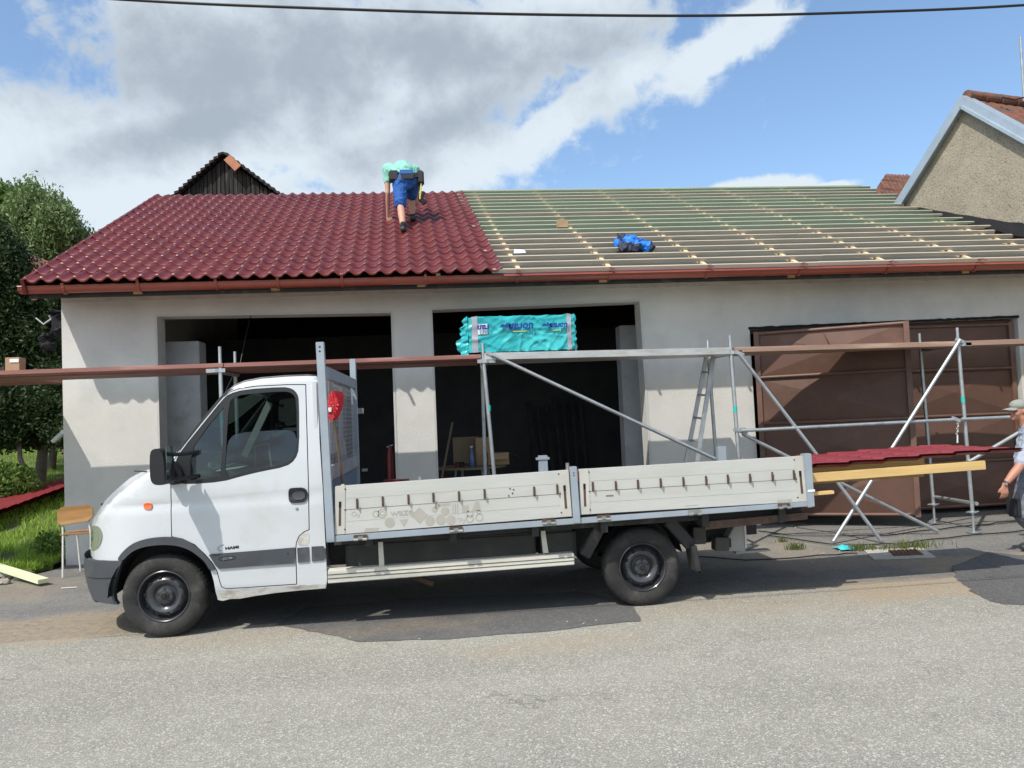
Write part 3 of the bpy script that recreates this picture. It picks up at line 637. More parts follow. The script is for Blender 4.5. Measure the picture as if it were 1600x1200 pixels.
g2, P2 = leaf('gate_leaf', 8.82, 10.95, 2.1, 0, .06, 2.84, gar, True)
MB().bar((6.70, 11.02, 0), (6.70, 11.02, 2.86), .10, .06).build('gate_post', 'gate_bar', gar)
MB().box(4.64, 8.85, 11.0, 11.06, 2.80, 2.88).build('gate_lintel', 'gate_bar', gar)
b = MB(); b.tube([P1(.95, 2.72, .03), P1(1.0, 2.60, .10), P1(1.03, 2.53, .12), P1(1.07, 2.53, .10), P1(1.08, 2.57, .08)], .008, 6).build('hook', 'gate_bar', g1, smooth=40)
b = MB(); n_ = 60
b.add([(4.60+4.28*i/n_, YW-.012, 2.845+.05*i/n_+.008*noise.noise(Vector((i*.7, 0, 0)))) for i in range(n_+1)] + [(4.60+4.28*i/n_, YW-.012, 2.885+.05*i/n_+.014*noise.noise(Vector((i*.9, 3, 0)))) for i in range(n_+1)]
      + [(4.60+4.28*i/n_, YW+.02, 2.885+.05*i/n_) for i in range(n_+1)], [(i, i+1, n_+2+i, n_+1+i) for i in range(n_)] + [(n_+1+i, n_+2+i, 2*n_+3+i, 2*n_+2+i) for i in range(n_)]).build('sealing_strip', 'tarp_black', gar)
tag(MB().box(8.95, 9.32, 10.70, 10.74, 1.2, 2.62).build('sunlit_strip', 'sunlit_wall'), 'added pale yellow panel standing in for sunlit wall right of the brown gate', 'board')  # added panel, its yellow stands for sun falling on the wall
b = MB(); b.tube([at(392, 492, 10.9), at(383, 530, 10.7), at(374, 575, 10.4), at(366, 612, 10.2)], .006, 6); tag(b.build('hanging_wire', 'cable', smooth=40), 'thin wire hanging from the lintel of the left opening', 'wire')
# sagging black membrane edge along the neighbour wall
b = MB(); n_ = 36; rows_ = []
for i in range(n_+1):
    t = i/n_; y = 13.6 - t*3.4; x = wallx(y); s = (y-YE)/CS; zz = roofp(0, s).z; w = .20 + .14*noise.noise(Vector((t*7, 2, 0)))
    for k, (dx, h) in enumerate(((-.02, .42+.10*noise.noise(Vector((t*9, 0, 1)))), (-.06, .24), (-.14-w*.5, .12+.1*noise.noise(Vector((t*12, 4, 1)))), (-.10-w, .10+.05*noise.noise(Vector((t*14, 7, 1)))))):
        rows_.append((x+dx, y+.02*noise.noise(Vector((t*20, k, 0))), zz+h*(.12+.50*t)))
b.add(rows_, [(i*4+k, i*4+k+1, i*4+k+5, i*4+k+4) for i in range(n_) for k in range(3)]); b.build('membrane_flap', 'tarp_black', gar, smooth=70)
# ---- things on the roof
def pile(name, px, py, Y, mats, label, cat, w=.5, n=9, group=None, hgt=.12):
    c = at(px, py, Y); t = thing(name, c, label, cat, group); return c, t
c = roofp(3.03, 1.0, .10)
b = MB(); r3 = random.Random(4)
for (dx, ds, rx, ry, rz, mi) in ((0, .10, .16, .10, .10, 0), (.14, .02, .13, .09, .07, 0), (-.12, .16, .12, .10, .10, 1), (-.22, .10, .07, .07, .06, 0), (.24, -.02, .07, .06, .05, 0), (.02, -.02, .15, .06, .05, 1), (-.14, -.02, .14, .07, .07, 1), (-.14, .30, .012, .012, .09, 1), (.30, -.04, .06, .05, .05, 1)):
    p = roofp(3.0+dx*.82, 1.02+ds*1.5, .09); o_ = len(b.v); b.ball(p, (rx*.85, ry, rz*1.35), 22, mi)
    for k in range(o_, len(b.v)):
        v = Vector(b.v[k]); nn = noise.noise_vector(v*9)*.05 + noise.noise_vector(v*24)*.022; b.v[k] = tuple(v+nn)
b.build('work_jacket', ['jacket_blue', 'jacket_navy'], smooth=70); tag(bpy.data.objects['work_jacket'], 'crumpled bright blue work jacket lying on the open roof battens', 'jacket')
q = roofp(2.27, 2.5, .061); b = MB(); b.box(q.x-.10, q.x+.08, q.y-.04, q.y+.05, q.z, q.z+.13); tag(b.build('timber_offcut', 'wood_block', bevel=.004), 'short timber offcut standing on the roof battens', 'offcut')
q = roofp(1.28, .86, .065); b = MB(); b.add([(q.x-.07, q.y-.02, q.z), (q.x+.05, q.y-.03, q.z), (q.x+.06, q.y+.03, q.z+.06), (q.x-.05, q.y+.03, q.z+.07), (q.x+.11, q.y, q.z+.01), (q.x+.10, q.y+.04, q.z+.05)], [(0, 1, 2, 3), (1, 4, 5, 2)]); tag(b.build('paper_scrap', 'paper'), 'crumpled white paper on the battens beside the tile edge', 'paper')
# ---- neighbour house
NB = (9.6, 11.48)
def onwall(px, py):
    r = ray(px, py); t = (NB[0]+.236*NB[1])/(r.x+.236*r.y); return CC+r*t
nb = thing('neighbour_house', (10.5, 12.3, 0), 'neighbouring house with rough beige plaster gable, zinc verge and old clay tiles', 'house')
ap = onwall(1508, 158); wd = Vector((-.236, 1, 0)).normalized(); inn = Vector((wd.y, -wd.x, 0))   # into the house
def W_(s, z, o=0): return Vector((ap.x, ap.y, 0)) + wd*s + inn*o + Vector((0, 0, z))
hw = 2.75; tanp = .93; ze = ap.z - hw*tanp
b = MB(); F0 = [W_(-hw, -.1), W_(hw, -.1), W_(hw, ze), W_(0, ap.z-.06), W_(-hw, ze)]; n5 = len(F0)
b.add(F0 + [p+inn*9 for p in F0], [(0, 1, 2, 3, 4), (9, 8, 7, 6, 5)] + [(i, (i+1) % 5, (i+1) % 5+5, i+5) for i in range(5)]); b.build('wall', 'rough_plaster', nb)
def tile_slope(sgn, parent):
    V = []; nr = 26; nc = 90; L = hw/math.cos(math.atan(tanp))+.35
    for r in range(nr):
        for e in (0, 1):
            s = L*(r+e)/nr; h = .05 if e else .015
            for c_ in range(nc+1):
                w = .018*abs(math.sin(c_*math.pi/2*1.0)) + .012*noise.noise(Vector((c_*.9, r*.7, sgn)))
                q = W_(sgn*s*math.cos(math.atan(tanp)), ap.z - s*math.sin(math.atan(tanp)), .0+c_*.11); V.append(q+Vector((0, 0, h+w+.03*noise.noise(Vector((c_*.1, r*.2, 5))))))
    F = [(j*(nc+1)+i, j*(nc+1)+i+1, (j+1)*(nc+1)+i+1, (j+1)*(nc+1)+i) for j in range(2*nr-1) for i in range(nc)]
    return rawmesh('tiled_roof', V, F, 'old_tile', parent)
tile_slope(-1, nb); tile_slope(1, nb)
for sgn in (-1, 1):
    b = MB(); L = hw+.3; a0 = W_(0, ap.z+.10, -.10); a1 = W_(sgn*L, ap.z+.10-L*tanp, -.10); a2 = W_(sgn*L, ap.z-.10-L*tanp, -.10); a3 = W_(0, ap.z-.10, -.10)
    b.hexa([a3, a2, a2+inn*.24, a3+inn*.24, a0, a1, a1+inn*.24, a0+inn*.24]); b.build('verge_flashing', 'zinc', nb)
    b = MB(); b.bar(a3+Vector((0, 0, -.01))-inn*.012, a2+Vector((0, 0, -.01))-inn*.012, .03, .05); b.build('flashing_drip', 'zinc', nb)
b = MB(); 
for k in range(24):
    p = W_(.0, ap.z+.10, .05+k*.38); b.tube([p, p+inn*.40+Vector((0, 0, .012))], [.10, .085], 10)
b.build('ridge_tiles', 'old_tile', nb, smooth=40)
am = at(1597, 158, ap.y-.2); 
an = thing('antenna', am, 'thin grey antenna mast on the neighbouring roof at the right picture edge', 'antenna'); MB().tube([at(1600, 158, ap.y+.05), at(1594, 58, ap.y+.05)], .02, 6).build('mast', 'galv_dull', an, smooth=40)
b = MB(); b.tube([at(1562, 156, 12.2), at(1566, 152, 12.2), at(1585, 156, 12.2), at(1597, 153, 12.2), at(1610, 150, 12.2)], .012, 6); tag(b.build('lightning_wire', 'cable', smooth=40), 'thin dark wire running above the old clay tiles of the neighbouring roof', 'wire')
# ---- small old clay roof behind the ridge
b0 = thing('back_shed', at(1392, 300, 19), 'old shed with weathered clay tile roof behind the battens by the neighbour gable', 'shed')
A = at(1366, 290, 19); B_ = at(1384, 272, 20.5); C_ = at(1450, 276, 20.5); D = at(1450, 345, 17.6); E_ = at(1352, 330, 17.6)
def roofpatch(corners, nr, nc, name, parent, amp=.05):
    a, b_, c_, d = corners; V = []
    for j in range(nr):
        for e in (0, 1):
            v = (j+e)/nr
            for i in range(nc+1):
                u = i/nc; p = a.lerp(b_, u).lerp(d.lerp(c_, u), v); V.append(p+Vector((0, -.02*e, amp*(e*.8) + amp*.5*abs(math.sin(i*math.pi/2)) + amp*.8*noise.noise(Vector((i*.5, j*.8, 1))))))
    F = [(j*(nc+1)+i, j*(nc+1)+i+1, (j+1)*(nc+1)+i+1, (j+1)*(nc+1)+i) for j in range(2*nr-1) for i in range(nc)]
    return rawmesh(name, V, F, 'old_tile', parent)
roofpatch((B_, C_, D, E_), 9, 22, 'tiled_roof', b0)
roofpatch((at(1350, 332, 21.5), B_, E_, E_+Vector((0, .05, -.1))), 6, 8, 'hip_roof', b0)
MB().box(E_.x, E_.x+4, 17.9, 21.5, 0, E_.z-.1).build('wall', 'rough_plaster', b0)
# ---- barn behind with dark board gable
bn = thing('barn', at(357, 300, 19.2), 'old barn with a dark weathered board gable and clay tiles behind the roof ridge', 'barn')
lt, tp, rt = at(271, 314, 19), at(351, 244, 19), at(446, 314, 19)
b = MB(); nb_ = 26
for i in range(nb_):
    xa, xb = lt.x+(rt.x-lt.x)*i/nb_, lt.x+(rt.x-lt.x)*(i+1)/nb_
    f = lambda x: (lt.z+(tp.z-lt.z)*(x-lt.x)/(tp.x-lt.x)) if x < tp.x else (rt.z+(tp.z-rt.z)*(rt.x-x)/(rt.x-tp.x))
    o_ = random.uniform(0, .03); b.hexa([(xa+.008, 19-o_, 0), (xb-.008, 19-o_, 0), (xb-.008, 19.1, 0), (xa+.008, 19.1, 0), (xa+.008, 19-o_, f(xa)-.05), (xb-.008, 19-o_, f(xb)-.05), (xb-.008, 19.1, f(xb)-.05), (xa+.008, 19.1, f(xa)-.05)])
b.build('gable_boards', 'barn_wood', bn)
MB().box(lt.x+.05, rt.x-.05, 19.12, 27, 0, lt.z-.1).build('wall', 'barn_wood', bn)
for (e, sg) in ((lt, -1), (rt, 1)):
    k = Vector((tp.x, 18.82, tp.z+.03)); e2 = Vector((e.x+sg*.12, 18.82, e.z-.08)); b = MB(); n_ = 13
    for i in range(n_):
        p, q = k.lerp(e2, i/n_), k.lerp(e2, (i+1.12)/n_); up = Vector((0, 0, 1))
        b.hexa([p+Vector((0, 0, -.03)), q+Vector((0, 0, .02)), q+Vector((0, 8, .02)), p+Vector((0, 8, -.03)), p+Vector((0, 0, .02)), q+Vector((0, 0, .09)), q+Vector((0, 8, .09)), p+Vector((0, 8, .02))])
    b.build('tiled_roof', 'barn_wood', bn)
MB().bar(at(355, 246, 18.79), at(372, 263, 18.79), .05, .20).build('ridge_tile', 'orange_brick', bn)
# ---- house with red roof far left behind the trees
rh = thing('brick_house', at(80, 500, 18.3), 'orange house with a red tile roof half hidden by the trees on the left', 'house')
MB().box(-9.3, -7.2, 18.3, 24, 2.9, 4.95).build('wall', 'orange_brick', rh)
roofpatch((at(46, 396, 19.2), at(150, 440, 19.2), at(150, 474, 17.7), at(30, 440, 17.7)), 10, 26, 'tiled_roof', rh, .03)
# ---------------------------------------------------------------- trees
def tree(name, base, trunk, lobes, n, size, leaf, label, cat='tree', group='trees left of the garage', droop=0, limbs=7, shell=.45, clump=26):
    """tapered trunk and limbs; crown of leaf quads gathered in clumps spread through lobes"""
    bx, by, bz = base; t = thing(name, base, label, cat, group); r2 = np.random.default_rng(hash(name+label) % 9999 if False else int(abs(bx*97+by*31)*10) % 9999)
    b = MB(); top = max(l[2]+l[5]*.5 for l in lobes); P = [Vector((bx, by, bz-.2))]
    for k in range(1, 7): P.append(Vector((bx+.12*math.sin(k*1.7), by+.1*math.cos(k*2.1), bz+(top-bz)*k/6)))
    b.tube(P, [trunk*(1-.14*k) for k in range(7)], 9); b.build('trunk', 'birch_bark', t, smooth=50)
    b = MB()
    for k in range(limbs):
        l = lobes[k % len(lobes)]; p0 = P[2+k % 4]; p2 = Vector((l[0], l[1], l[2])) + Vector(r2.normal(size=3))*.3*min(l[3:]); p1 = p0.lerp(p2, .5)+Vector((0, 0, .25)); b.tube([p0, p1, p2], [trunk*.35, trunk*.22, .02], 6)
    b.build('limbs', 'birch_bark', t, smooth=50)
    VV, FF, o = [], [], 0; vol = [l[3]*l[4]*l[5] for l in lobes]; tot = sum(v**.67 for v in vol)
    for l, v in zip(lobes, vol):
        m_ = int(n*(v**.67)/tot/clump); d = r2.normal(size=(m_, 3)); d /= np.linalg.norm(d, axis=1)[:, None]; rr = shell+(1-shell)*r2.random(m_)**.6
        cs = np.array(l[:3]) + d*rr[:, None]*np.array(l[3:]) * (1+.12*r2.normal(size=(m_, 1)))
        cr = size*r2.uniform(2.2, 4.6, m_)
        pc = np.repeat(cs, clump, 0); rc = np.repeat(cr, clump)[:, None]; q = r2.normal(size=(len(pc), 3)); q /= np.maximum(1, np.linalg.norm(q, axis=1)/1.6)[:, None]
        if droop: q[:, 2] *= 1.8
        P_ = pc + q*rc*.6; k = len(P_); u = r2.normal(size=(k, 3)); u[:, 2] -= droop; u /= np.linalg.norm(u, axis=1)[:, None]; w = np.cross(u, r2.normal(size=(k, 3))); w /= np.linalg.norm(w, axis=1)[:, None]; s = size*r2.uniform(.5, 1.3, k)[:, None]
        VV.append(np.stack([P_-u*s, P_+w*s*.42, P_+u*s, P_-w*s*.42], 1).reshape(-1, 3)); oo = o+np.arange(k)*4; FF.append(np.stack([oo, oo+1, oo+2, oo+3], 1)); o += 4*k
    rawmesh('crown', np.concatenate(VV), np.concatenate(FF), leaf, t); return t
def lb(px, py, Y, rx, ry, rz): p = at(px, py, Y); return (p.x, p.y, p.z, rx, ry, rz)
tree('birch_tree', (-10.0, 22, 1.2), .16, [lb(60, 345, 22, .62, .7, .85), lb(88, 362, 21.6, .5, .6, .62), lb(70, 415, 22.3, 1.1, .8, .7), lb(30, 365, 22.4, .55, .7, .75), lb(112, 392, 22, .42, .5, .42), lb(45, 318, 22.2, .34, .4, .42), lb(132, 374, 22.4, .24, .3, .14), lb(100, 340, 22.3, .26, .3, .22)], 46000, .065, 'leaf_grey', 'tallest grey-green birch with a loose drooping crown left of the maroon roof', droop=1.2, limbs=8)
tree('maple_tree', (-13.2, 24, 1.2), .2, [lb(-20, 350, 24, .9, 1.0, 1.0), lb(14, 318, 24, .55, .7, .42), lb(0, 420, 23.5, .9, .9, 1.0), lb(-90, 400, 24, 1.6, 1.5, 2.0), lb(34, 345, 24.4, .35, .4, .3)], 38000, .075, 'leaf_mid', 'bright green broadleaf tree cut by the left picture edge behind the birch')
tree('spruce_tree', (-10.3, 16.8, .6), .13, [lb(-12, 470, 16.8, .95, .9, 1.3), lb(0, 560, 16.6, 1.05, .9, 1.2), lb(-5, 410, 17, .6, .6, .9), lb(12, 620, 16.8, .8, .8, .7), lb(12, 400, 17, .38, .4, .55), lb(28, 470, 16.9, .4, .4, .7)], 34000, .05, 'leaf_dark', 'dark dense evergreen standing nearest at the left picture edge', droop=.5, shell=.3)
tree('dark_bush', (-7.9, 15.6, .5), .06, [lb(20, 655, 16.0, .9, .6, .42), lb(66, 668, 16.2, .55, .6, .36), lb(98, 610, 16.2, .42, .5, .7), lb(-30, 640, 15.6, .8, .6, .6), lb(100, 672, 15.6, .36, .4, .34), lb(35, 672, 16.0, .7, .5, .35), lb(60, 640, 15.8, .6, .5, .5), lb(5, 670, 15.6, .5, .4, .3)], 38000, .045, 'leaf_dark', 'low dark bush filling the shade between lawn and garage corner', limbs=4)
tree('hedge_tree', (-8.5, 17.4, .8), .12, [lb(40, 560, 17.6, .7, .6, .85), lb(30, 490, 17.4, .5, .5, .7), lb(62, 500, 17.2, .32, .4, .5), lb(85, 620, 17.6, .6, .6, .6), lb(50, 640, 17.6, .8, .6, .5), lb(105, 475, 17.0, .3, .4, .35), lb(72, 560, 17.0, .28, .3, .5)], 40000, .055, 'leaf_dark', 'dark shady shrub tree directly left of the garage corner')
tree('fruit_tree', (-9.3, 19.6, 1.0), .1, [lb(60, 610, 19.0, 1.2, .7, .9), lb(10, 520, 19.8, .9, .8, 1.2), lb(40, 530, 19.4, .6, .5, .6)], 30000, .06, 'leaf_dark', 'dark green tree standing in shade in front of the red roofed house')
GT = ['small dark tree behind the brick house', 'broad dark tree at the far left end of the lawn', 'tall dark tree outside the left picture edge at the lawn end', 'furthest dark tree behind the birch', 'largest dark tree far outside the left picture edge']
for i, (x, y, s) in enumerate([(-16, 30, 1.3), (-21, 27, 1.5), (-27, 30, 1.6), (-13.5, 33, 1.2), (-35, 28, 1.8)]):
    z0 = min(2.0, .075*(y-10.6)+.4); tree('garden_tree', (x, y, z0), .2, [(x, y, z0+2.6*s, 2.0*s, 1.8*s, 1.7*s), (x+1.2*s, y, z0+1.4*s, 1.6*s, 1.4*s, 1.2*s), (x-1.2*s, y-.3, z0+1.6*s, 1.5*s, 1.4*s, 1.4*s)], 12000, .12, 'leaf_dark', GT[i], group='trees at the far end of the lawn')
c = at(12, 668, 15.2)
t = thing('shrub', (c.x, c.y, .4), 'low light green shrub with leafy twigs at the foot of the dark evergreen', 'shrub')
v, f = leafcloud((c.x-.2, c.y, .85), (.75, .5, .45), 2600, .05, 3); rawmesh('foliage', v, f, 'leaf_mid', t); b = MB(); 
for k in range(7): b.tube([(c.x-.2, c.y, .4), (c.x-.2+.4*math.cos(k), c.y+.3*math.sin(k), 1.0)], [.015, .006], 5)
b.build('stem', 'birch_bark', t)
c = at(85, 855, 11.2); v, f = leafcloud((c.x+.02, 11.0, .26), (.20, .14, .20), 260, .034, 5); t = tag(rawmesh('ground_plant', v, f, 'leaf_mid'), 'leafy green plant growing against the garage corner behind the chair', 'plant')
# tile sheets lying on the lawn
def sheet_on(name, org, ux, uy, nw, rows, pitch, label, group, z=0.0, nrm=(0, 0, 1), matn='maroon_sheet', cat='roof sheet', fu=None):
    ux, uy, nn = Vector(ux).normalized(), Vector(uy).normalized(), Vector(nrm); org = Vector(org)
    o = tile_mesh(name, nw, rows, lambda u, s, h: org + ux*u + uy*s + nn*(h+z) + (fu(u, s) if fu else Vector((0, 0, 0))), matn, pitch=pitch, sub=8, step=.012, wk=.62)
    return tag(o, label, cat, group)
def onlawn(px, py):
    lo, hi = 10.7, 40.0
    for _ in range(40):
        m_ = (lo+hi)/2; p = at(px, py, m_)
        if p.z > lawn_z(p.x, p.y)+.04: lo = m_
        else: hi = m_
    return at(px, py, lo)
q0, q1 = onlawn(97, 756), onlawn(0, 789)
uy_ = (q1-q0).normalized(); ux_ = Vector((-uy_.y, uy_.x, 0)); ux_ = ux_ if ux_.y > 0 else -ux_; nn_ = ux_.cross(uy_); nn_ = nn_ if nn_.z > 0 else -nn_
for k in range(3):
    org = q0 - uy_*(.5+.06*k) + Vector((0, 0, .03))
    sheet_on('roof_sheet', org, (ux_.x, ux_.y, .10), uy_, 5, 18, .19, ['lowest', 'middle', 'topmost'][k]+' maroon metal roof sheet of the stack lying on the lawn', 'roof sheets stacked on the lawn', z=k*.03, nrm=nn_)
# timber
a_, b_ = gnd(68, 908, .05), gnd(-60, 868, .16); d = (b_-a_); MB_ = MB(); MB_.bar(a_, b_, .12, .05); tag(MB_.build('timber', 'pale_timber', bevel=.003), 'pale greenish squared timber lying across the lawn edge', 'timber')
p = gnd(107, 918, .006); tag(MB().bar(p-Vector((.08, 0, 0)), p+Vector((.09, 0, 0)), .012, .004).build('paper_strip', 'paper'), 'thin white strip lying on the asphalt in front of the chair', 'strip')
# black film bundle hanging under the left roof corner
b = MB(); c = Vector((-5.3, 11.3, 3.05))
for i in range(5): b.ball(c+Vector((random.uniform(-.02, .14)-.02*i, random.uniform(-.06, .06), .36-.10*i)), (.08+.012*i, .05, .09), 14)
b.v = [tuple(Vector(v)+noise.noise_vector(Vector(v)*9)*.09+noise.noise_vector(Vector(v)*30)*.02) for v in b.v]
hb = tag(b.build('hanging_film', 'tarp_black', smooth=60), 'black plastic film bundle hanging under the left roof corner', 'film')
b = MB(); q = at(56, 497, 11.1); b.tube([q, q+Vector((.10, 0, -.09)), q+Vector((.20, 0, -.02)), q+Vector((.17, 0, .03))], .012, 6); tag(b.build('wire_bracket', 'galv', smooth=40), 'bent bright metal bracket hanging by the black film at the left roof corner', 'bracket')
p = at(93, 680, 11.4); b = MB(); b.bar(p+Vector((-.09, 0, -.09)), p+Vector((.10, 0, .08)), .08, .05); tag(b.build('metal_profile', 'galv', bevel=.004), 'short bright metal profile sticking out at the left garage corner', 'profile')
# chair
ch = thing('school_chair', gnd(118, 898), 'old school chair with brown plywood seat and pale tube frame standing at the garage corner', 'chair')
Yc = 9.93
def cp(px, py, Y=Yc): return at(px, py, Y)
fl, fr_ = cp(102, 902), cp(108, 890, 10.25)
L0, L1 = cp(102.5, 901, 9.95), cp(101.5, 793, 9.95); r0 = cp(107, 890, 10.30)
wid = .36; seat_z = cp(98, 836, 9.95).z
sx0 = L1.x-.02; 
b = MB(); sp = [(sx0-.03, 9.90), (sx0+.36, 9.93), (sx0+.38, 10.28), (sx0, 10.27)]
b.prism(sp, lambda x, y: (x, y, seat_z), lambda x, y: (x, y, seat_z+.022)); b.build('seat', 'chair_ply', ch, bevel=.008)
b = MB(); bk = [(0, 0), (.05, -.03), (.36, 0), (.42, .06), (.42, .16), (.36, .2), (.05, .19), (0, .13)]
z0 = cp(98, 816, 9.95).z; b.prism(bk, lambda u, v: (sx0-.045+u, 9.885-.02*math.sin(u/.42*3.14), z0+v), lambda u, v: (sx0-.045+u, 9.90-.02*math.sin(u/.42*3.14), z0+v)); b.build('backrest', 'chair_ply', ch, bevel=.005)
for x_ in (sx0+.005, sx0+.33):
    MB().tube([(x_-.005, 9.91, 0), (x_, 9.92, seat_z-.01), (x_+(0 if x_ < sx0+.1 else -.04), 9.915, z0+.17)], .0125, 8).build('leg', 'chair_tube', ch, smooth=40)
    MB().tube([(x_+.03, 10.30, 0), (x_+.02, 10.24, seat_z-.01), (x_+.01, 9.94, seat_z-.012)], .0125, 8).build('leg', 'chair_tube', ch, smooth=40)

# ---------------------------------------------------------------- scaffold
YF, YB = 9.24, 10.10
sc = thing('scaffold', (2.1, 9.67, 0), 'galvanised tube scaffold standing between the truck and the garage wall', 'scaffold')
def tubep(name, pts, r=.024, m='galv', parent=sc, n=10): return MB().tube(pts, r, n).build(name, m, parent, smooth=40)
fr = [(-2.49, -2.47), (.585, .70), (3.675, 3.72), (6.70, 6.742), (9.78, 9.80)]
for i, (xt, xb) in enumerate(fr):
    for Y, tp_ in ((YF, 2.62), (YB, 2.64)):
        dx = 0; (xt, xb) = (fr[i] if Y == YF else ((-2.536, -2.53), (.62, .60), (3.70, 3.75), (6.755, 6.80), (9.80, 9.82))[i])
        s = tubep('standard', [(xb+dx, Y, .26), (xt+dx, Y, 2.46)])
        tubep('spigot', [(xt+dx, Y, 2.455), (xt+dx, Y, tp_+(.06 if i == 0 else 0))], .018, 'galv', s)
        tubep('jack', [(xb+dx, Y, .0), (xb+dx, Y, .28)], .0165, 'galv', s)
        MB().lathe((xb+dx, Y, 0), (0, 0, 1), [(0, 0), (0, .085), (.012, .085), (.014, 0)], 20).build('base_plate', 'galv', s)
        MB().lathe((xb+dx, Y, .25), (0, 0, 1), [(0, .02), (0, .05), (.018, .05), (.018, .02)], 12).build('jack_nut', 'galv', s)
        MB().bar((xb+dx-.085, Y, .262), (xb+dx+.085, Y, .262), .014, .014).build('jack_handle', 'galv', s)
        if Y == YF: tubep('tape', [(xb+(xt-xb)*.62, Y, 1.66 if i > 1 else 1.80), (xb+(xt-xb)*.62-.001, Y, 1.73 if i > 1 else 1.87)], .0255, 'tape_teal', s)
    tubep('transom', [(xb+.01, YF, .36), (xb+.04, YB, .36)]); tubep('transom', [(xt, YF, 2.395), (xt+.03, YB, 2.395)])
    for (z, w_) in ((2.40, .12), (1.44, .09)):
        x = xt if z > 2 else (xb+xt)/2
        if z < 2 and i < 2: continue
        MB().lathe((x, YF, z-.02), (0, 0, 1), [(0, .026), (0, .045), (.04, .045), (.04, .026)], 8).build('coupler', 'galv_dull', sc)
        MB().box(x-w_*.9, x+w_*.9, YF-.03, YF-.022, z-.022, z+.022).build('coupler_plate', 'galv_dull', sc)
yb_ = YF-.05
def S(px, py, Y=yb_): return at(px, py, Y)
tubep('diagonal_brace', [S(768, 554), S(1117, 717)], .0225)
tubep('diagonal_brace', [S(1154, 552), S(1266, 697), gnd(1377, 845, .02)], .0225)
tubep('diagonal_brace', [S(1500, 531), gnd(1302, 846, .02)], .0225)
tubep('diagonal_brace', [S(1160, 678, YF+.03), gnd(1465, 830, .03)], .0225)
tubep('diagonal_brace', [S(1510, 724), (9.76, YF-.04, 2.38)], .0225)
tubep('guard_rail', [S(1157, 673), S(1490, 655.5)], .021); tubep('guard_rail', [S(1502, 655), (9.78, YF-.04, S(1600, 650).z)], .021)
for px, py in ((766, 553), (1155, 552), (1499, 532), (1160, 674), (1493, 655)):
    p = S(px, py, YF-.03); MB().bar(p-Vector((.05, 0, -.02)), p+Vector((.06, 0, -.03)), .03, .05).build('wedge_head', 'galv_dull', sc, bevel=.006)
b = MB()
for k in range(5): p = S(1497-k*.4, 662+k*4, YF-.04); b.lathe(p, (1, 0, 0) if k % 2 else (0, 1, 0), [(0, .012), (.004, .014), (.008, .012)], 8)
b.bar(S(1496, 680, YF-.04), S(1496, 692, YF-.04), .012, .012); b.build('pin_chain', 'paper', sc)
# boards
def deck(name, x0, x1, y0, y1, z, th, matn, label, zr=None, group='scaffold boards'):
    zr = z if zr is None else zr
    b = MB(); b.hexa([(x0, y0, z-th), (x1, y0, zr-th), (x1, y1, zr-th), (x0, y1, z-th), (x0, y0, z), (x1, y0, zr), (x1, y1, zr), (x0, y1, z)])
    return tag(b.build(name, matn, bevel=.004), label, 'scaffold board', group)
zl, zr_ = 2.485, 2.47
deck('scaffold_board', -9.2, -5.05, YF-.03, YF+.28, 2.485, .05, 'plank_red', 'worn red-brown board at the far left end of the scaffold')
deck('scaffold_board', -5.04, -2.45, YF-.03, YF+.28, 2.485, .05, 'plank_red', 'worn red-brown scaffold board passing in front of the grey garage corner')
deck('scaffold_board', -2.44, .56, YF-.03, YF+.28, 2.483, .05, 'plank_red', 'worn red-brown scaffold board above the truck cab')
deck('scaffold_deck', .60, 3.655, YF-.035, YF+.30, 2.500, .085, 'alu_deck', 'grey aluminium scaffold deck carrying the teal package', 2.465)
deck('scaffold_board', 3.72, 6.70, YF-.03, YF+.28, 2.465, .065, 'plank_brown', 'brown wooden scaffold board in front of the brown gate', 2.445)
deck('scaffold_board', 6.72, 9.8, YF-.03, YF+.28, 2.445, .065, 'plank_brown', 'brown wooden scaffold board leaving the picture at the right edge')
for (a0, a1, m_, nm, lab) in ((-9.2, -2.46, 'plank_red', 'scaffold_board', 'red-brown scaffold board of the back row above the truck cab'), (-2.44, .56, 'plank_red', 'scaffold_board', 'red-brown scaffold board of the back row beside the pillar'), (.60, 3.655, 'alu_deck', 'scaffold_deck', 'grey aluminium deck of the back row under the teal package'), (3.72, 6.70, 'plank_brown', 'scaffold_board', 'brown scaffold board of the back row before the gate'), (6.72, 9.8, 'plank_brown', 'scaffold_board', 'brown scaffold board of the back row at the right picture edge')):
    deck(nm, a0, a1, YF+.285, YF+.62, 2.47, .05, m_, lab); deck(nm, a0, a1, YF+.625, 10.19, 2.47, .05, m_, lab.replace('back row', 'row nearest the wall'))
for k in range(5): deck('cross_board', -7.05+.37*k, -6.71+.37*k, 10.19, 11.55, 2.50, .04, 'plank_red', ['first', 'second', 'third', 'fourth', 'fifth'][k] + ' board from the left laid crosswise on the left scaffold end', group='cross boards at the left scaffold end')
p = at(27, 566, 9.6); bx = thing('cardboard_box', (p.x, p.y, 2.53), 'small brown cardboard box standing on the left scaffold boards', 'box'); MB().box(p.x-.085, p.x+.075, 9.5, 9.64, 2.488, 2.66).build('carton', 'cardboard', bx, bevel=.003); MB().box(p.x-.03, p.x+.07, 9.492, 9.499, 2.60, 2.64).build('label_strip', 'paper', bx)
b = MB(); b.bar((-9, 9.9, 2.53), (-4.95, 9.8, 2.54), .12, .06); tag(b.build('plank', 'barn_wood'), 'dark old plank lying on the left scaffold boards', 'plank')
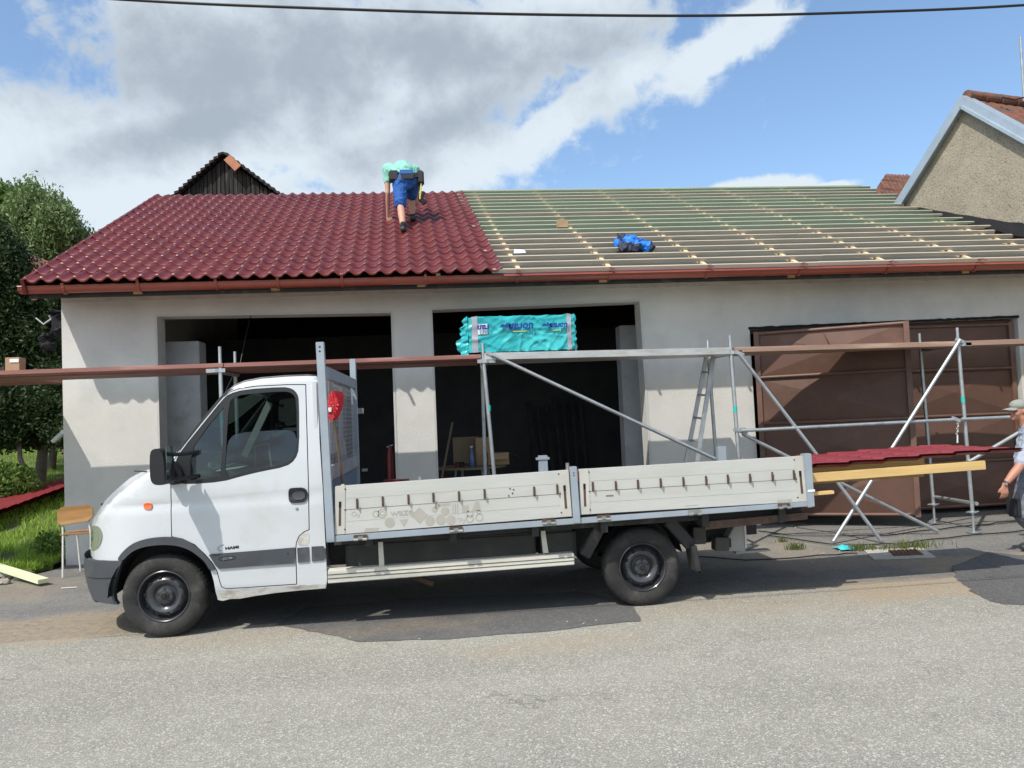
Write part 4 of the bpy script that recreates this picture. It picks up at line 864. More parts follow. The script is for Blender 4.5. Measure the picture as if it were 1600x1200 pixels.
# ladder under the deck
ld = thing('ladder', (3.2, 9.8, 0), 'light aluminium ladder leaning steeply under the scaffold deck', 'ladder')
la = lambda px, py, Y: at(px, py, Y)
r1a, r1b = la(1104, 556, 10.0), la(1072, 722, 10.0); r2a, r2b = la(1115, 556, 9.62), la(1089, 722, 9.62)
ext = lambda a, b: b+(b-a)*((b.z-.02)/(a.z-b.z))
r1c, r2c = ext(r1a, r1b), ext(r2a, r2b)
for a, c_ in ((r1a, r1c), (r2a, r2c)): b = MB(); b.bar(a, c_, .022, .055, up=(1, 0, 0)); b.build('rail', 'galv', ld)
for k in range(8):
    f = .09+k*.125; MB().bar(r1a.lerp(r1c, f), r2a.lerp(r2c, f), .026, .022).build('rung', 'galv_dull', ld)
# teal film package on the deck
pk = thing('film_package', (1.05, 9.45, 2.50), 'shiny teal film package with blue lettering lying on the scaffold deck', 'package')
xa, xb, z0, z1, y0, y1 = .40, 1.72, 2.505, 2.945, 9.23, 9.78
def wrap_pt(u, v):                       # u along x 0..1, v around the section 0..1
    p = v*4; k = int(p) % 4; f = p-int(p)
    c = [(y0, z0), (y0, z1), (y1, z1), (y1, z0)]; a, d = c[k], c[(k+1) % 4]; y = a[0]+(d[0]-a[0])*f; z = a[1]+(d[1]-a[1])*f; x = xa+(xb-xa)*u
    P = Vector((x, y, z)); cen = Vector((x, (y0+y1)/2, (z0+z1)/2)); n_ = (P-cen)
    e = 0
    wq = Vector((x*2.2-z*3.6, (x*1.0+z*1.1)*.9, y*1.6)); wq += noise.noise_vector(Vector((x*1.7, y, z*2.5)))*.55; w = .45*(.034*(max(0, 1-abs(noise.noise(wq*1.6))*4.5))**1.4 + .026*(max(0, 1-abs(noise.noise(Vector((x*3.4+z*5.0, z*1.6-x*.5, y*2+7))))*5))**1.5 + .012*(max(0, 1-abs(noise.noise(Vector((x*8-z*12, z*4+x*3, y*5))))*4))) - .004
    ends = max(0, .06-u)/.06 if u < .06 else (max(0, u-.955)/.045)
    P = P + n_.normalized()*(w-.012) ; P = cen + (P-cen)*(1-.02*ends) + Vector((.02*noise.noise(Vector((z*20, y*20, 1)))*ends*2, 0, 0)); P.z = max(P.z, z0-.002)
    return P
nu, nv = 150, 112; V = [wrap_pt(i/nu, j/nv) for i in range(nu+1) for j in range(nv)]; F = [(i*nv+j, i*nv+(j+1) % nv, (i+1)*nv+(j+1) % nv, (i+1)*nv+j) for i in range(nu) for j in range(nv)]
fo = rawmesh('film_wrap', V, F, 'film_teal', pk, smooth=80)
b = MB(); c0 = [wrap_pt(0, j/16) for j in range(16)]; c1 = [wrap_pt(1, j/16) for j in range(16)]; b.add(c0, [tuple(range(16))]); b.add(c1, [tuple(range(16))]); b.build('insulation_end', 'film_teal', pk)
def frill(x, sgn, w):                     # torn film sticking out at the package end
    b = MB(); n_ = 46; rr = []
    for i in range(n_+1):
        t = i/n_; z = z1+.01-(z1-z0+.03)*t
        ww = w*(.35+.65*math.sin(min(1, t*1.5+.1)*1.57))*(.75+.5*noise.noise(Vector((t*9, x, 0))))*(1 if sgn < 0 else (.55+.45*(abs(t-.33) > .07)))
        for k in range(4): rr.append((x+sgn*ww*k/3, 9.235+.02*k+.03*noise.noise(Vector((t*13, k*.9, x))), z-(.03*k/3 if sgn < 0 else -.00)+.012*noise.noise(Vector((t*20, k, 3)))))
    b.add(rr, [(i*4+k, i*4+k+1, i*4+k+5, i*4+k+4) for i in range(n_) for k in range(3)]); return b.build('torn_film', 'film_teal', pk, smooth=80)
frill(xa+.01, -1, .135); frill(xb-.01, 1, .05)
for (u0, u1, m_) in ((.045, .10, 'tape_grey'), (.925, .965, 'tape_grey')):
    b = MB(); n_ = 40; q = []
    for j in range(n_+1):
        for u in (u0, u1):
            p = wrap_pt(u, (j/n_*.5-.0) % 1); cen = Vector((p.x, 9.5, 2.72)); q.append(p+(p-cen).normalized()*.007)
    b.add(q, [(j*2, j*2+1, j*2+3, j*2+2) for j in range(n_)]); b.build('strap_tape', m_, pk, smooth=80)
b = MB(); q = [wrap_pt(u, v)+Vector((0, -.012, 0)) for v in (.125, .16, .2) for u in (.10, .14, .19)]; b.add(q, [(j*3+i, j*3+i+1, j*3+i+4, j*3+i+3) for j in range(2) for i in range(2)]); b.build('paper_label', 'label_white', pk)
# upside-down lettering, drawn turned by half a circle as the roll lies
def ptext(s, x, z, size, col, xs=1.0): return text(s, 'printed_lettering', size, (x, y0-.034, z), (-1, 0, 0), (0, 0, -1), col, pk, .001, xs, .004, .12)
ptext('uoran', 1.06, 2.80, .135, 'film_ink', .95); ptext('Super', .875, 2.812, .07, 'film_ink', .9); ptext('uoran', 1.52, 2.80, .10, 'film_ink', .9); ptext('Super', 1.375, 2.81, .06, 'film_ink', .9); ptext('ran', .60, 2.80, .11, 'film_ink')
for x, w_ in ((1.04, .17), (1.49, .10)): MB().box(x-w_/2, x+w_/2, y0-.035, y0-.034, 2.742, 2.750).build('printed_line', 'film_yellow', pk)
# ---- things inside the garage
tb = thing('work_table', (.55, 12.3, 0), 'small round work table inside the right opening with boxes on it', 'table'); c = at(738, 731, 12.3); zt = c.z
MB().lathe((c.x, 12.35, zt), (0, 0, 1), [(0, 0), (0, .55), (.03, .55), (.03, 0)], 32).build('tabletop', 'cardboard_dark', tb)
for k in range(4): a = k*1.57+.5; MB().tube([(c.x+.4*math.cos(a), 12.35+.4*math.sin(a), 0), (c.x+.3*math.cos(a), 12.35+.3*math.sin(a), zt)], .02, 6).build('leg', 'galv_dull', tb)
zt += .03
def carton(px0, px1, py0, py1, Y, d, m_, label, flaps=True):
    a, c_ = at(px0, py1, Y), at(px1, py0, Y); t = thing('cardboard_box', ((a.x+c_.x)/2, Y+d/2, a.z), label, 'box', 'cardboard boxes in the garage'); b = MB(); b.box(a.x, c_.x, Y, Y+d, a.z, c_.z); b.build('carton', m_, t)
    if flaps: b = MB(); b.add([(c_.x, Y, c_.z), (c_.x, Y+d, c_.z), (c_.x+.18, Y+d, c_.z-.08), (c_.x+.18, Y, c_.z-.08)], [(0, 1, 2, 3)]); b.add([(a.x, Y, c_.z), (c_.x, Y, c_.z), (c_.x-.03, Y-.08, c_.z-.10), (a.x+.02, Y-.08, c_.z-.10)], [(0, 1, 2, 3)]); b.build('flap', m_, t)
    return t
carton(763, 795, 707, 727, 12.15, .3, 'cardboard', 'open light brown cardboard box with a folded flap behind the scaffold tube')
carton(745, 768, 683, 731, 12.4, .3, 'cardboard', 'taller cardboard box left of the open one in the garage', False)
carton(709, 748, 682, 725, 12.75, .25, 'cardboard_dark', 'dark wide cardboard box furthest back in the garage', False)
c = at(738, 730, 12.1); bo = thing('water_bottle', (c.x, 12.1, zt), 'blue water bottle with white cap standing on the round work table', 'bottle'); MB().lathe((c.x, 12.1, zt), (0, 0, 1), [(0, 0), (0, .042), (.05, .045), (.18, .043), (.24, .02), (.29, .016), (.30, 0)], 16).build('body', 'blue_plastic', bo, smooth=40); MB().lathe((c.x, 12.1, zt+.30), (0, 0, 1), [(0, .02), (.025, .02), (.025, 0)], 12).build('cap', 'paper', bo)
b = MB(); b.bar(at(707, 660, 12.0), at(688, 760, 12.0), .03, .03); tag(b.build('wooden_pole', 'wood_handle'), 'thin wooden pole leaning inside the right opening', 'pole')
for k, (px, lab) in enumerate(((715, 'small dark red tin left of the water bottle'), (722, 'small black tin beside the water bottle'))):
    p = at(px, 729, 12.2); tag(MB().lathe((p.x, 12.2, zt), (0, 0, 1), [(0, 0), (0, .04), (.07, .04), (.08, .03), (.08, 0)], 14).build('tin', 'red_paint' if k == 0 else 'plastic_black', smooth=40), lab, 'tin')
p = at(609, 725, 11.5); fe = thing('fire_extinguisher', (p.x, 11.5, .9), 'dark red gas cylinder standing in shade behind the pillar', 'cylinder'); MB().lathe((p.x, 11.75, .1), (0, 0, 1), [(0, 0), (0, .06), (1.1, .06), (1.2, .04), (1.25, .03), (1.28, 0)], 20).build('body', 'red_paint', fe, smooth=40); MB().bar((p.x-.05, 11.74, 1.34), (p.x+.04, 11.74, 1.37), .02, .02).build('valve', 'galv_dull', fe)
# shelving and lumber in the dark
b = MB()
for k in range(7): b.bar((1.9+k*.16, 14.7, 0), (1.8+k*.17, 14.95, 1.9+.3*random.random()), .06, .04)
tag(b.build('lumber_stack', 'inner_dark'), 'old boards leaning in the dark at the back of the garage', 'boards')
# overhead cable
P = [at(x, y, 4.5) for x, y in ((-900, -60), (-300, -38), (190, -1), (500, 13), (800, 22), (1100, 24.5), (1350, 19), (1600, 8), (2000, -22), (2600, -90))]
# smooth catenary through the surveyed points
def catm(P, k=10):
    o = []
    for i in range(len(P)-1):
        p0, p1, p2, p3 = P[max(i-1, 0)], P[i], P[i+1], P[min(i+2, len(P)-1)]
        for j in range(k):
            t = j/k; o.append(.5*((2*p1)+(p2-p0)*t+(2*p0-5*p1+4*p2-p3)*t*t+(3*p1-p0-3*p2+p3)*t**3))
    return o+[P[-1]]
tag(MB().tube(catm(P), .0085, 8).build('overhead_cable', 'cable', smooth=40), 'black overhead cable sagging across the top of the sky', 'cable')
# ---------------------------------------------------------------- truck
tk = thing('flatbed_truck', (.2, 7.6, 0), 'white single-cab dropside truck with black steel wheels parked in front of the garage', 'truck')
YC = 7.66                                  # centre plane
def side_y(x, z):                          # near side surface of the cab
    y = 6.70 + .045*max(0, (z-1.0))**1.5*1.6 + .05*max(0, .62-z)
    if z > 1.42: y += .02*(z-1.42)
    t = (-2.28-x)/.68
    if t > 0: y += .30*t**2.6
    y += .010*math.exp(-((z-1.115-.02*(x+2))/.030)**2)            # shallow crease along the flank
    return y
def sidep(px, py, off=0.0):
    Y = 6.75
    for _ in range(4): p = at(px, py, Y); Y = side_y(p.x, p.z)+off
    return (p.x, p.z)
def SP(l, off=0.0): return [sidep(x, y, off) for x, y in l]
def rnd(poly, it=2, closed=True):          # Chaikin rounding
    for _ in range(it):
        q = []
        n_ = len(poly)
        for i in range(n_):
            a, b_ = poly[i], poly[(i+1) % n_]; q += [(a[0]*.75+b_[0]*.25, a[1]*.75+b_[1]*.25), (a[0]*.25+b_[0]*.75, a[1]*.25+b_[1]*.75)]
        poly = q
    return poly
def dist_loop(p, loop):
    m_ = 9
    for i in range(len(loop)-1):
        ax, az = loop[i]; bx, bz = loop[(i+1) % len(loop)]; dx, dz = bx-ax, bz-az; L2 = dx*dx+dz*dz or 1e-9
        t = max(0, min(1, ((p[0]-ax)*dx+(p[1]-az)*dz)/L2)); m_ = min(m_, math.hypot(p[0]-ax-t*dx, p[1]-az-t*dz))
    return m_
def panel(name, outer, holes, mats, parent, off=0.0, step=.045, rim=.025, far=False, roundr=0.0, rloop=None, thick=True, smooth=40, hole_rim=True):
    loops = [outer]+list(holes); flat = [p for l in loops for p in l]; tri = tessellate_polygon([[Vector((p[0], p[1], 0)) for p in l] for l in loops])
    bm = bmesh.new(); vs = [bm.verts.new((p[0], 0, p[1])) for p in flat]
    for t in tri:
        try: bm.faces.new([vs[i] for i in t])
        except ValueError: pass
    xs = [p[0] for p in outer]; zs = [p[1] for p in outer]
    for ax, lo, hi in ((0, min(xs), max(xs)), (2, min(zs), max(zs))):
        k = int((hi-lo)/step)
        for i in range(1, k+1):
            c = [0, 0, 0]; c[ax] = lo+(hi-lo)*i/(k+1); nn = [0, 0, 0]; nn[ax] = 1
            bmesh.ops.bisect_plane(bm, geom=bm.verts[:]+bm.edges[:]+bm.faces[:], plane_co=c, plane_no=nn, dist=1e-6)
    bmesh.ops.remove_doubles(bm, verts=bm.verts, dist=1e-5)
    bnd = [e for e in bm.edges if len(e.link_faces) == 1]
    if rim:
        ex = bmesh.ops.extrude_edge_only(bm, edges=bnd); rv = set(v for v in ex['geom'] if isinstance(v, bmesh.types.BMVert))
    else: rv = set()
    L = LOC[parent.name]
    for v in bm.verts:
        x, z = v.co.x, v.co.z; y = side_y(x, z)+off
        if roundr:
            d = dist_loop((x, z), rloop)
            if d < roundr: y += (roundr - math.sqrt(max(0, roundr**2-(roundr-d)**2)))
        if v in rv: y += rim
        if far: y = 2*YC-y
        v.co = (x-L.x, y-L.y, z-L.z)
    bmesh.ops.recalc_face_normals(bm, faces=bm.faces)
    me = bpy.data.meshes.new(name); bm.to_mesh(me); bm.free(); me.materials.append(M[mats])
    me.shade_smooth(); me.set_sharp_from_angle(angle=R(smooth))
    # keep the outside facing out
    o = bpy.data.objects.new(name, me); COL.objects.link(o); o.parent = parent; LOC[o.name] = L.copy(); return o
TOPLINE = [(138.6, 873.5), (137.8, 862), (139.0, 842), (139.8, 826), (145, 815), (152.5, 801), (163, 789), (180, 772.5), (205, 752.5), (229, 737.5), (243, 728), (258, 719.5), (268, 711), (281, 698), (305, 670), (330, 638.5), (350, 614), (363, 603), (380, 596), (405, 591.2), (442, 588), (480, 586.4), (493, 587.5), (497.5, 593)]
BODY = TOPLINE + [(499, 685), (504, 760), (508.5, 852), (511, 905), (509, 919.5), (475, 922), (435, 926), (400, 931), (375, 935.5), (360, 936), (348, 939), (341, 937.5), (337, 925), (334, 908), (329, 890), (322, 876), (313, 867), (297, 855), (276, 848.5), (250, 847.5), (225, 851), (210, 857), (199, 866), (191.5, 875.5)]
DOOR = [(267.3, 737), (267.8, 787), (268.3, 838.5), (285, 842), (304, 851), (321, 867), (332, 880), (339, 892), (343.5, 909), (346.5, 917), (353, 920), (400, 917), (463.5, 912.7), (462.8, 885), (461.8, 860), (463, 848), (467, 838), (475, 831), (483, 827.5), (482, 760), (480, 690), (477.5, 601), (450, 601), (400, 603.5), (374, 607), (360, 612), (348, 621), (314, 662), (284, 700), (271, 720)]
WIN = [(274, 755), (272.3, 722), (284, 701.5), (318, 660), (347, 624), (357, 615), (381, 608), (442, 603.8), (457, 606.5), (465.5, 615), (468, 627), (468.5, 700), (462, 719), (447, 730), (405, 738), (375, 745.5), (347, 753.5), (295, 757.5)]
QG = [(297, 721), (302.5, 697), (326, 664), (349.5, 636), (347.5, 690), (344, 744), (320, 748.5), (297, 750)]
MG = [(351, 747.5), (353, 700), (357.5, 629), (365, 621), (381, 615.8), (442.5, 611), (456.5, 614), (463.2, 625), (464, 700), (457.5, 717), (445, 725), (405, 732.5), (375, 740)]
bodyL, doorL, winL, qgL, mgL = SP(BODY), SP(DOOR), SP(WIN), SP(QG), rnd(SP(MG), 1)
winL = rnd(winL, 1)
def inset(loop, d):                        # move every vertex towards the inside
    n_ = len(loop); A = sum(loop[i][0]*loop[(i+1) % n_][1]-loop[(i+1) % n_][0]*loop[i][1] for i in range(n_)); s = 1 if A > 0 else -1; q = []
    for i in range(n_):
        a, b_, c = loop[i-1], loop[i], loop[(i+1) % n_]; d1 = Vector((b_[0]-a[0], b_[1]-a[1])).normalized(); d2 = Vector((c[0]-b_[0], c[1]-b_[1])).normalized()
        n1 = Vector((-d1.y, d1.x))*s; n2 = Vector((-d2.y, d2.x))*s; m_ = (n1+n2); m_ = m_.normalized() if m_.length > 1e-6 else n1; k = d/max(.4, m_.dot(n1)); q.append((b_[0]+m_.x*k, b_[1]+m_.y*k))
    return q
body = None
doorHole = inset(doorL, -.0045)
qg_glass, mg_full = inset(qgL, -.008), inset(mgL, -.008)
HALF = SP([(352.3, 718), (354, 700), (357, 688), (364, 680), (381, 675.5), (430, 672.3), (450, 672.3), (459.5, 676), (463.5, 686), (464.5, 700), (457.5, 719), (445, 727), (405, 734.5), (375, 742), (350.5, 749)])
for far in (False, True):
    bp_ = panel('cab_side', bodyL, [doorHole], 'white_paint', tk, 0, .05, .03, far, .055, bodyL[:len(TOPLINE)])
    if not far: body = bp_
    dr_ = panel('door', inset(doorL, .0035), [inset(winL, .003)], 'door_paint', tk, 0, .05, .03, far)
    wf = panel('window_frame', winL, [qgL, mgL], 'plastic_black', dr_, .004, .2, .018, far)
    panel('quarter_glass', qg_glass, [], 'cab_glass', dr_, .014, .3, 0, far)
    panel('door_glass', HALF if not far else mg_full, [], 'cab_glass', dr_, .012, .3, 0, far)
    panel('door_seal', inset(doorL, -.02), [inset(doorL, .02)], 'rubber', dr_, .014, .3, 0, far)
    panel('door_lining', inset(doorL, -.03), [inset(winL, .012)], 'cab_inner', dr_, .045, .2, 0, far)
    # handle recess, lock
    if not far:
        hp = rnd(SP([(451, 764), (457, 762), (480, 761.5), (481.5, 784), (460, 786), (453, 785), (450.8, 778)]), 2); panel('door_handle', hp, [], 'plastic_black', dr_, -.012, .2, .02, far)
        hp = rnd(SP([(457, 768), (477, 767), (477, 780), (458, 781)]), 1); panel('handle_pull', hp, [], 'plastic_grey', dr_, -.020, .2, .01, far)
        lx, lz = sidep(464, 795); MB().lathe((lx, side_y(lx, lz)-.006, lz), (0, 1, 0), [(0, 0), (0, .010), (.004, .013), (.008, .013)], 14).build('lock', 'steel', dr_, smooth=40)
        mo = SP([(327, 866.5), (331, 865.6), (400, 860.3), (461, 855.2), (460.5, 880), (400, 884), (343, 888.5), (338, 884)]); mld = panel('door_moulding', mo, [], 'plastic_grey', dr_, -.014, .06, .02, far)
        lx, lz = sidep(450.5, 864.5); MB().lathe((lx, side_y(lx, lz)-.016, lz), (0, 1, 0), [(0, 0), (0, .006), (.003, .006)], 10).build('moulding_screw', 'rim_hole', mld)
        # badge: raised strokes in a recessed lozenge
        bd = rnd(SP([(341, 873), (347, 869.3), (367, 867.8), (369, 870), (368, 873.5), (345, 876)]), 2); bg_ = panel('badge', bd, [inset(bd, .0035)], 'plastic_black', mld, -.0165, .2, .004, far)
        lx, lz = sidep(356.5, 871.9); tt = text('JCI 90', 'badge_lettering', .026, (lx, side_y(lx, lz)-.018, lz), (1, -.0, .052), (-.052, 0, 1), 'galv_dull', mld, .001, 1.15)
        lx, lz = sidep(363, 855.8); text('HAMI', 'door_lettering', .030, (lx-.002, side_y(lx, lz)-.0025, lz), (1, 0, .06), (-.06, 0, 1), 'plastic_black', dr_, .0005, 1.55, .0014)
        lf = SP([(350, 850.8), (346, 853.2), (344.5, 852), (343.8, 854.4), (340, 855.2), (341.8, 857), (339.6, 858.6), (343, 859), (343, 861.3), (345.4, 860)]); b = MB(); 
        b.tube([(p[0], side_y(*p)-.002, p[1]) for p in lf], .0014, 4); b.build('leaf_logo', 'plastic_black', dr_)
    # wheel arch flare
    FO = [(184, 874.5), (191, 863.5), (204, 851.5), (217.5, 844.5), (239, 839.5), (267, 838), (284.6, 841.5), (304, 851), (321, 867), (332, 880), (338.5, 890)]; FI = [(328.5, 891), (322, 878), (313, 870), (297, 858), (276, 851.5), (250, 850.5), (225, 854), (210, 860), (201, 867), (193, 876)]
    panel('wheel_arch_flare', rnd(SP(FO)+SP(FI), 2), [], 'plastic_grey', tk, -.022, .05, .05, far)
    # rear mouldings
    if not far:
        for q in ([(464.5, 856), (482.5, 854.5), (483.5, 877.5), (466, 879)], [(487, 854), (505, 853), (509, 858), (509, 872), (506, 875.5), (487.5, 877)]): panel('rear_moulding', SP(q), [], 'plastic_grey', tk, -.010, .06, .02, far)
        ind = panel('side_indicator', rnd(SP([(225, 788), (228, 786), (236, 786), (238, 788), (238, 793), (236, 795.5), (227, 795.5), (225, 793)]), 1), [], 'orange_lens', tk, -.012, .2, .016, far)
        fuel = panel('filler_flap', rnd(SP([(466, 842), (472, 833.5), (483, 830), (483.5, 851.5), (465, 853)]), 1), [], 'white_worn', tk, -.0025, .08, .01, far)
        sill = panel('sill', SP([(340.5, 937), (338, 922), (352, 921.5), (400, 918.5), (464, 914.5), (508, 912.5), (509, 918.5), (475, 921.5), (435, 925.5), (400, 930.5), (375, 935), (360, 935.5), (348, 938.5)]), [], 'white_worn', tk, -.004, .05, .01, far)
    # headlight wraps the corner
    hl = rnd(SP([(139.6, 822.5), (148, 821.5), (155, 823), (159.5, 831), (159.6, 843), (155.5, 853), (149, 859.5), (139.4, 862)]), 1)
    h_ = panel('headlight', hl, [], 'lamp_glass', tk, -.006, .03, .02, far)
    hl2 = rnd(SP([(142, 829), (152, 829), (154, 836), (153, 846), (142, 850)]), 1); panel('reflector', hl2, [], 'lamp_glass', h_, -.008, .04, .004, far)
    # bumper side
    bo = [(131.5, 874.6), (160, 876), (191.5, 876.5), (188, 884), (184, 897), (180.5, 912), (178.5, 926), (180, 938), (184.5, 944.5), (176, 944), (160, 941.8), (144, 938), (138, 926), (133.5, 908), (131, 890)]
    bm_ = panel('bumper', SP(bo, -.02), [], 'plastic_grey', tk, -.03, .04, .06, far)
    if not far:
        gl = SP([(132.6, 902.5), (150, 903.2), (183.5, 901.5), (183, 903.3), (150, 905.2), (133, 904.4)], -.03); panel('bumper_groove', gl, [], 'rubber', bm_, -.0315, .04, .002, far)
        lx, lz = sidep(168.5, 911.5, -.03); MB().lathe((lx, side_y(lx, lz)-.034, lz), (0, 1, 0), [(0, .010), (.004, .012), (.006, .012)], 12).build('bumper_plug', 'lamp_glass', bm_)
# strips across: roof, windscreen, bonnet, nose
def cross(name, pts, mats, parent, ny=14, f=None, e0=0.0, smooth=50, off=0.0, rr=.055, sub=3):
    P = []
    for i in range(len(pts)-1):
        for k in range(sub): t = k/sub; P.append((pts[i][0]*(1-t)+pts[i+1][0]*t, pts[i][1]*(1-t)+pts[i+1][1]*t))
    P.append(pts[-1]); V = []
    for i, (x, z) in enumerate(P):
        a, c = P[max(0, i-1)], P[min(len(P)-1, i+1)]; tx, tz = c[0]-a[0], c[1]-a[1]; l_ = math.hypot(tx, tz) or 1; nx_, nz_ = -tz/l_, tx/l_
        y0_ = side_y(x, z)+rr+off+e0; y1_ = 2*YC-y0_
        for j in range(ny+1):
            t = j/ny; y = y0_+(y1_-y0_)*t; w = 1-(2*t-1)**2; d = f(x, z)*w if f else 0
            V.append((x+nx_*d, y, z+nz_*d))
    F = [(i*(ny+1)+j, i*(ny+1)+j+1, (i+1)*(ny+1)+j+1, (i+1)*(ny+1)+j) for i in range(len(P)-1) for j in range(ny)]
    return MB().add(V, F).build(name, mats, parent, smooth=smooth, fixn=False)
TL = SP(TOPLINE)
bulge = lambda x, z: (.13*max(0, min(1, (-2.35-x)/.35)) + .025)
cross('bonnet', TL[:12], 'white_paint', tk, f=bulge)
cross('windscreen_frame', TL[11:13], 'plastic_black', tk, f=lambda x, z: .035)
cross('a_pillars', TL[12:18], 'white_paint', tk, ny=2, f=None) if False else None
ws = cross('windscreen', TL[12:17], 'cab_glass', tk, f=lambda x, z: .035, e0=.03)
for far in (0, 1):
    P = TL[11:18]; b = MB()
    for (a, c) in zip(P, P[1:]):
        q = []
        for p in (a, c):
            y0_ = side_y(*p)+.055
            for dy in (0, .045):
                y = y0_+dy-(.002 if dy == 0 else 0); q.append((p[0], 2*YC-y if far else y, p[1]+.003))
        b.add(q, [(0, 1, 3, 2)])
    b.build('a_pillar', 'white_paint', tk)
cross('cab_roof', TL[16:], 'white_paint', tk, f=lambda x, z: .03)
b = MB(); P = [(p[0], side_y(*p)+.075, p[1]+.006) for p in TL[14:]]; b.tube(P, .0085, 6); b.build('roof_gutter', 'plastic_black', tk, smooth=40)
# grille and number plate area across the nose, bumper front
cross('front_bumper', [sidep(x, y, -.03) for x, y in [(144, 938), (138, 926), (133.5, 908), (131, 890), (131.5, 874.6)]], 'plastic_grey', tk, f=lambda x, z: .16, rr=-.03)
cross('nose', [sidep(138.4, 876), sidep(138.6, 873.5)], 'white_paint', tk, f=bulge)
b = MB()
for k in range(5): z = .86+k*.055; b.box(-3.02, -2.97, 7.25, 8.07, z, z+.02)
b.build('grille', 'plastic_black', tk)
# cab rear wall and floor, interior
xr = TL[-1][0]
b = MB(); b.box(xr-.045, xr-.012, side_y(xr, 1.5)+.02, 2*YC-side_y(xr, 1.5)-.02, .45, TL[-1][1]-.02); b.build('cab_rear_wall', 'white_paint', tk)
MB().box(-1.86, xr-.05, 6.82, 8.5, .42, .50).build('cab_floor', 'chassis', tk)
MB().box(xr-.10, xr-.046, 6.86, 8.46, .5, 1.95).build('rear_lining', 'cab_inner', tk)
b = MB(); b.prism([(-2.36, 1.0), (-2.38, 1.28), (-2.22, 1.36), (-2.02, 1.32), (-1.96, 1.16), (-2.05, 1.0)], lambda x, z: (x, 6.80, z), lambda x, z: (x, 8.52, z)); b.build('dashboard', 'cab_inner', tk, bevel=.01)
for y in (7.12, 7.9, 8.25):
    b = MB(); b.prism([(-1.66, .72), (-1.70, .86), (-1.20, .90), (-1.14, 1.52), (-1.06, 1.54), (-1.04, .74)], lambda x, z: (x, y-.22, z), lambda x, z: (x, y+.22, z)); se = b.build('seat', 'seat_cloth', tk, bevel=.03)
    b = MB(); b.box(-1.15, -1.05, y-.12, y+.12, 1.57, 1.74); b.build('headrest', 'seat_cloth', se, bevel=.03)
b = MB(); c = Vector((-1.88, 7.12, 1.30)); ax = Vector((.62, 0, .78)).normalized(); u = Vector((0, 1, 0)); w = ax.cross(u)
b.tube([c+(u*math.cos(a)+w*math.sin(a))*.19 for a in [2*math.pi*k/28 for k in range(29)]], .013, 8); b.tube([c-u*.18, c, c+u*.18], .014, 6); b.tube([c, c-ax*.25], .03, 8); b.build('steering_wheel', 'cab_trim', tk, smooth=40)
b = MB(); c = Vector((-1.99, 6.98, 1.345)); b.add([c, c+Vector((.22, .05, .02)), c+Vector((.25, .30, .03)), c+Vector((.02, .28, .01))], [(0, 1, 2, 3)]); b.add([c+Vector((-.1, .3, .01)), c+Vector((.1, .34, .05)), c+Vector((.08, .62, .05)), c+Vector((-.12, .6, .01))], [(0, 1, 2, 3)]); b.build('papers', 'paper', tk)
b = MB(); b.bar((-2.05, 8.46, 1.42), (-1.76, 8.42, 1.98), .05, .07); b.build('inner_pillar', 'cab_trim', tk)
b = MB(); b.tube([(-1.62, 7.05, 1.36), (-1.62, 7.05, 1.55), (-1.50, 7.05, 1.57), (-1.48, 7.05, 1.37)], .008, 6); b.build('seat_frame', 'cab_trim', tk)
# mirrors
for far in (0, 1):
    yy = (lambda y: 2*YC-y) if far else (lambda y: y)
    YM = 6.42; mp_ = lambda px, py: at(px, py, YM)
    ml = rnd([(p.x, p.z) for p in [mp_(240.5, 706), mp_(246, 700.5), mp_(256, 701), mp_(261, 710), mp_(263, 735), mp_(264, 755), (mp_(258, 757)), mp_(246, 756), mp_(241, 748), mp_(240, 728)]], 1)
    ml = [(x-.0, z) for x, z in ml]
    b = MB(); b.prism(ml, lambda x, z: (x, yy(6.33), z), lambda x, z: (x+.015, yy(6.53), z)); mi_ = b.build('mirror', 'plastic_black', tk, bevel=.012, smooth=40)
    cx, cz = sum(p[0] for p in ml)/len(ml), sum(p[1] for p in ml)/len(ml); b = MB(); mx_ = max(p[0] for p in ml)
    b.box(mx_+.001, mx_+.006, yy(6.36) if not far else yy(6.50), yy(6.50) if not far else yy(6.36), cz-.10, cz+.16); b.build('mirror_glass', 'mirror_glass', mi_)
    b = MB(); a1_, a2_ = at(268, 722, 6.62), at(268, 748, 6.62)
    for (z_, r_) in ((cz+.09, .018), (cz-.11, .018)): b.tube([(cx+.02, yy(6.50), z_), (cx+.12, yy(6.62), z_), (cx+.20, yy(6.72), z_+.01)], r_, 8)
    s0 = SP([(258, 724), (272, 717), (286, 733), (288, 755), (268, 758), (261, 750)]); b.prism(rnd(s0, 1), lambda x, z: (x, yy(6.675), z), lambda x, z: (x, yy(6.745), z)); b.build('mirror_bracket', 'plastic_black', mi_, bevel=.006, smooth=40)
    b = MB(); b.prism(rnd(SP([(262, 726), (275, 724), (275, 752), (262, 754)]), 1), lambda x, z: (x, yy(6.58), z), lambda x, z: (x, yy(6.675), z)); b.build('mirror_arm', 'plastic_black', mi_, bevel=.01, smooth=40)
p = at(230, 737, 7.0); MB().tube([p, p+Vector((-.10, -.02, .012))], .006, 6).build('washer_nozzle', 'plastic_black', tk)
p0 = at(352, 612, 6.95); q0 = at(366, 583, 6.95); MB().tube([p0, q0], .003, 5).build('antenna', 'plastic_black', tk)
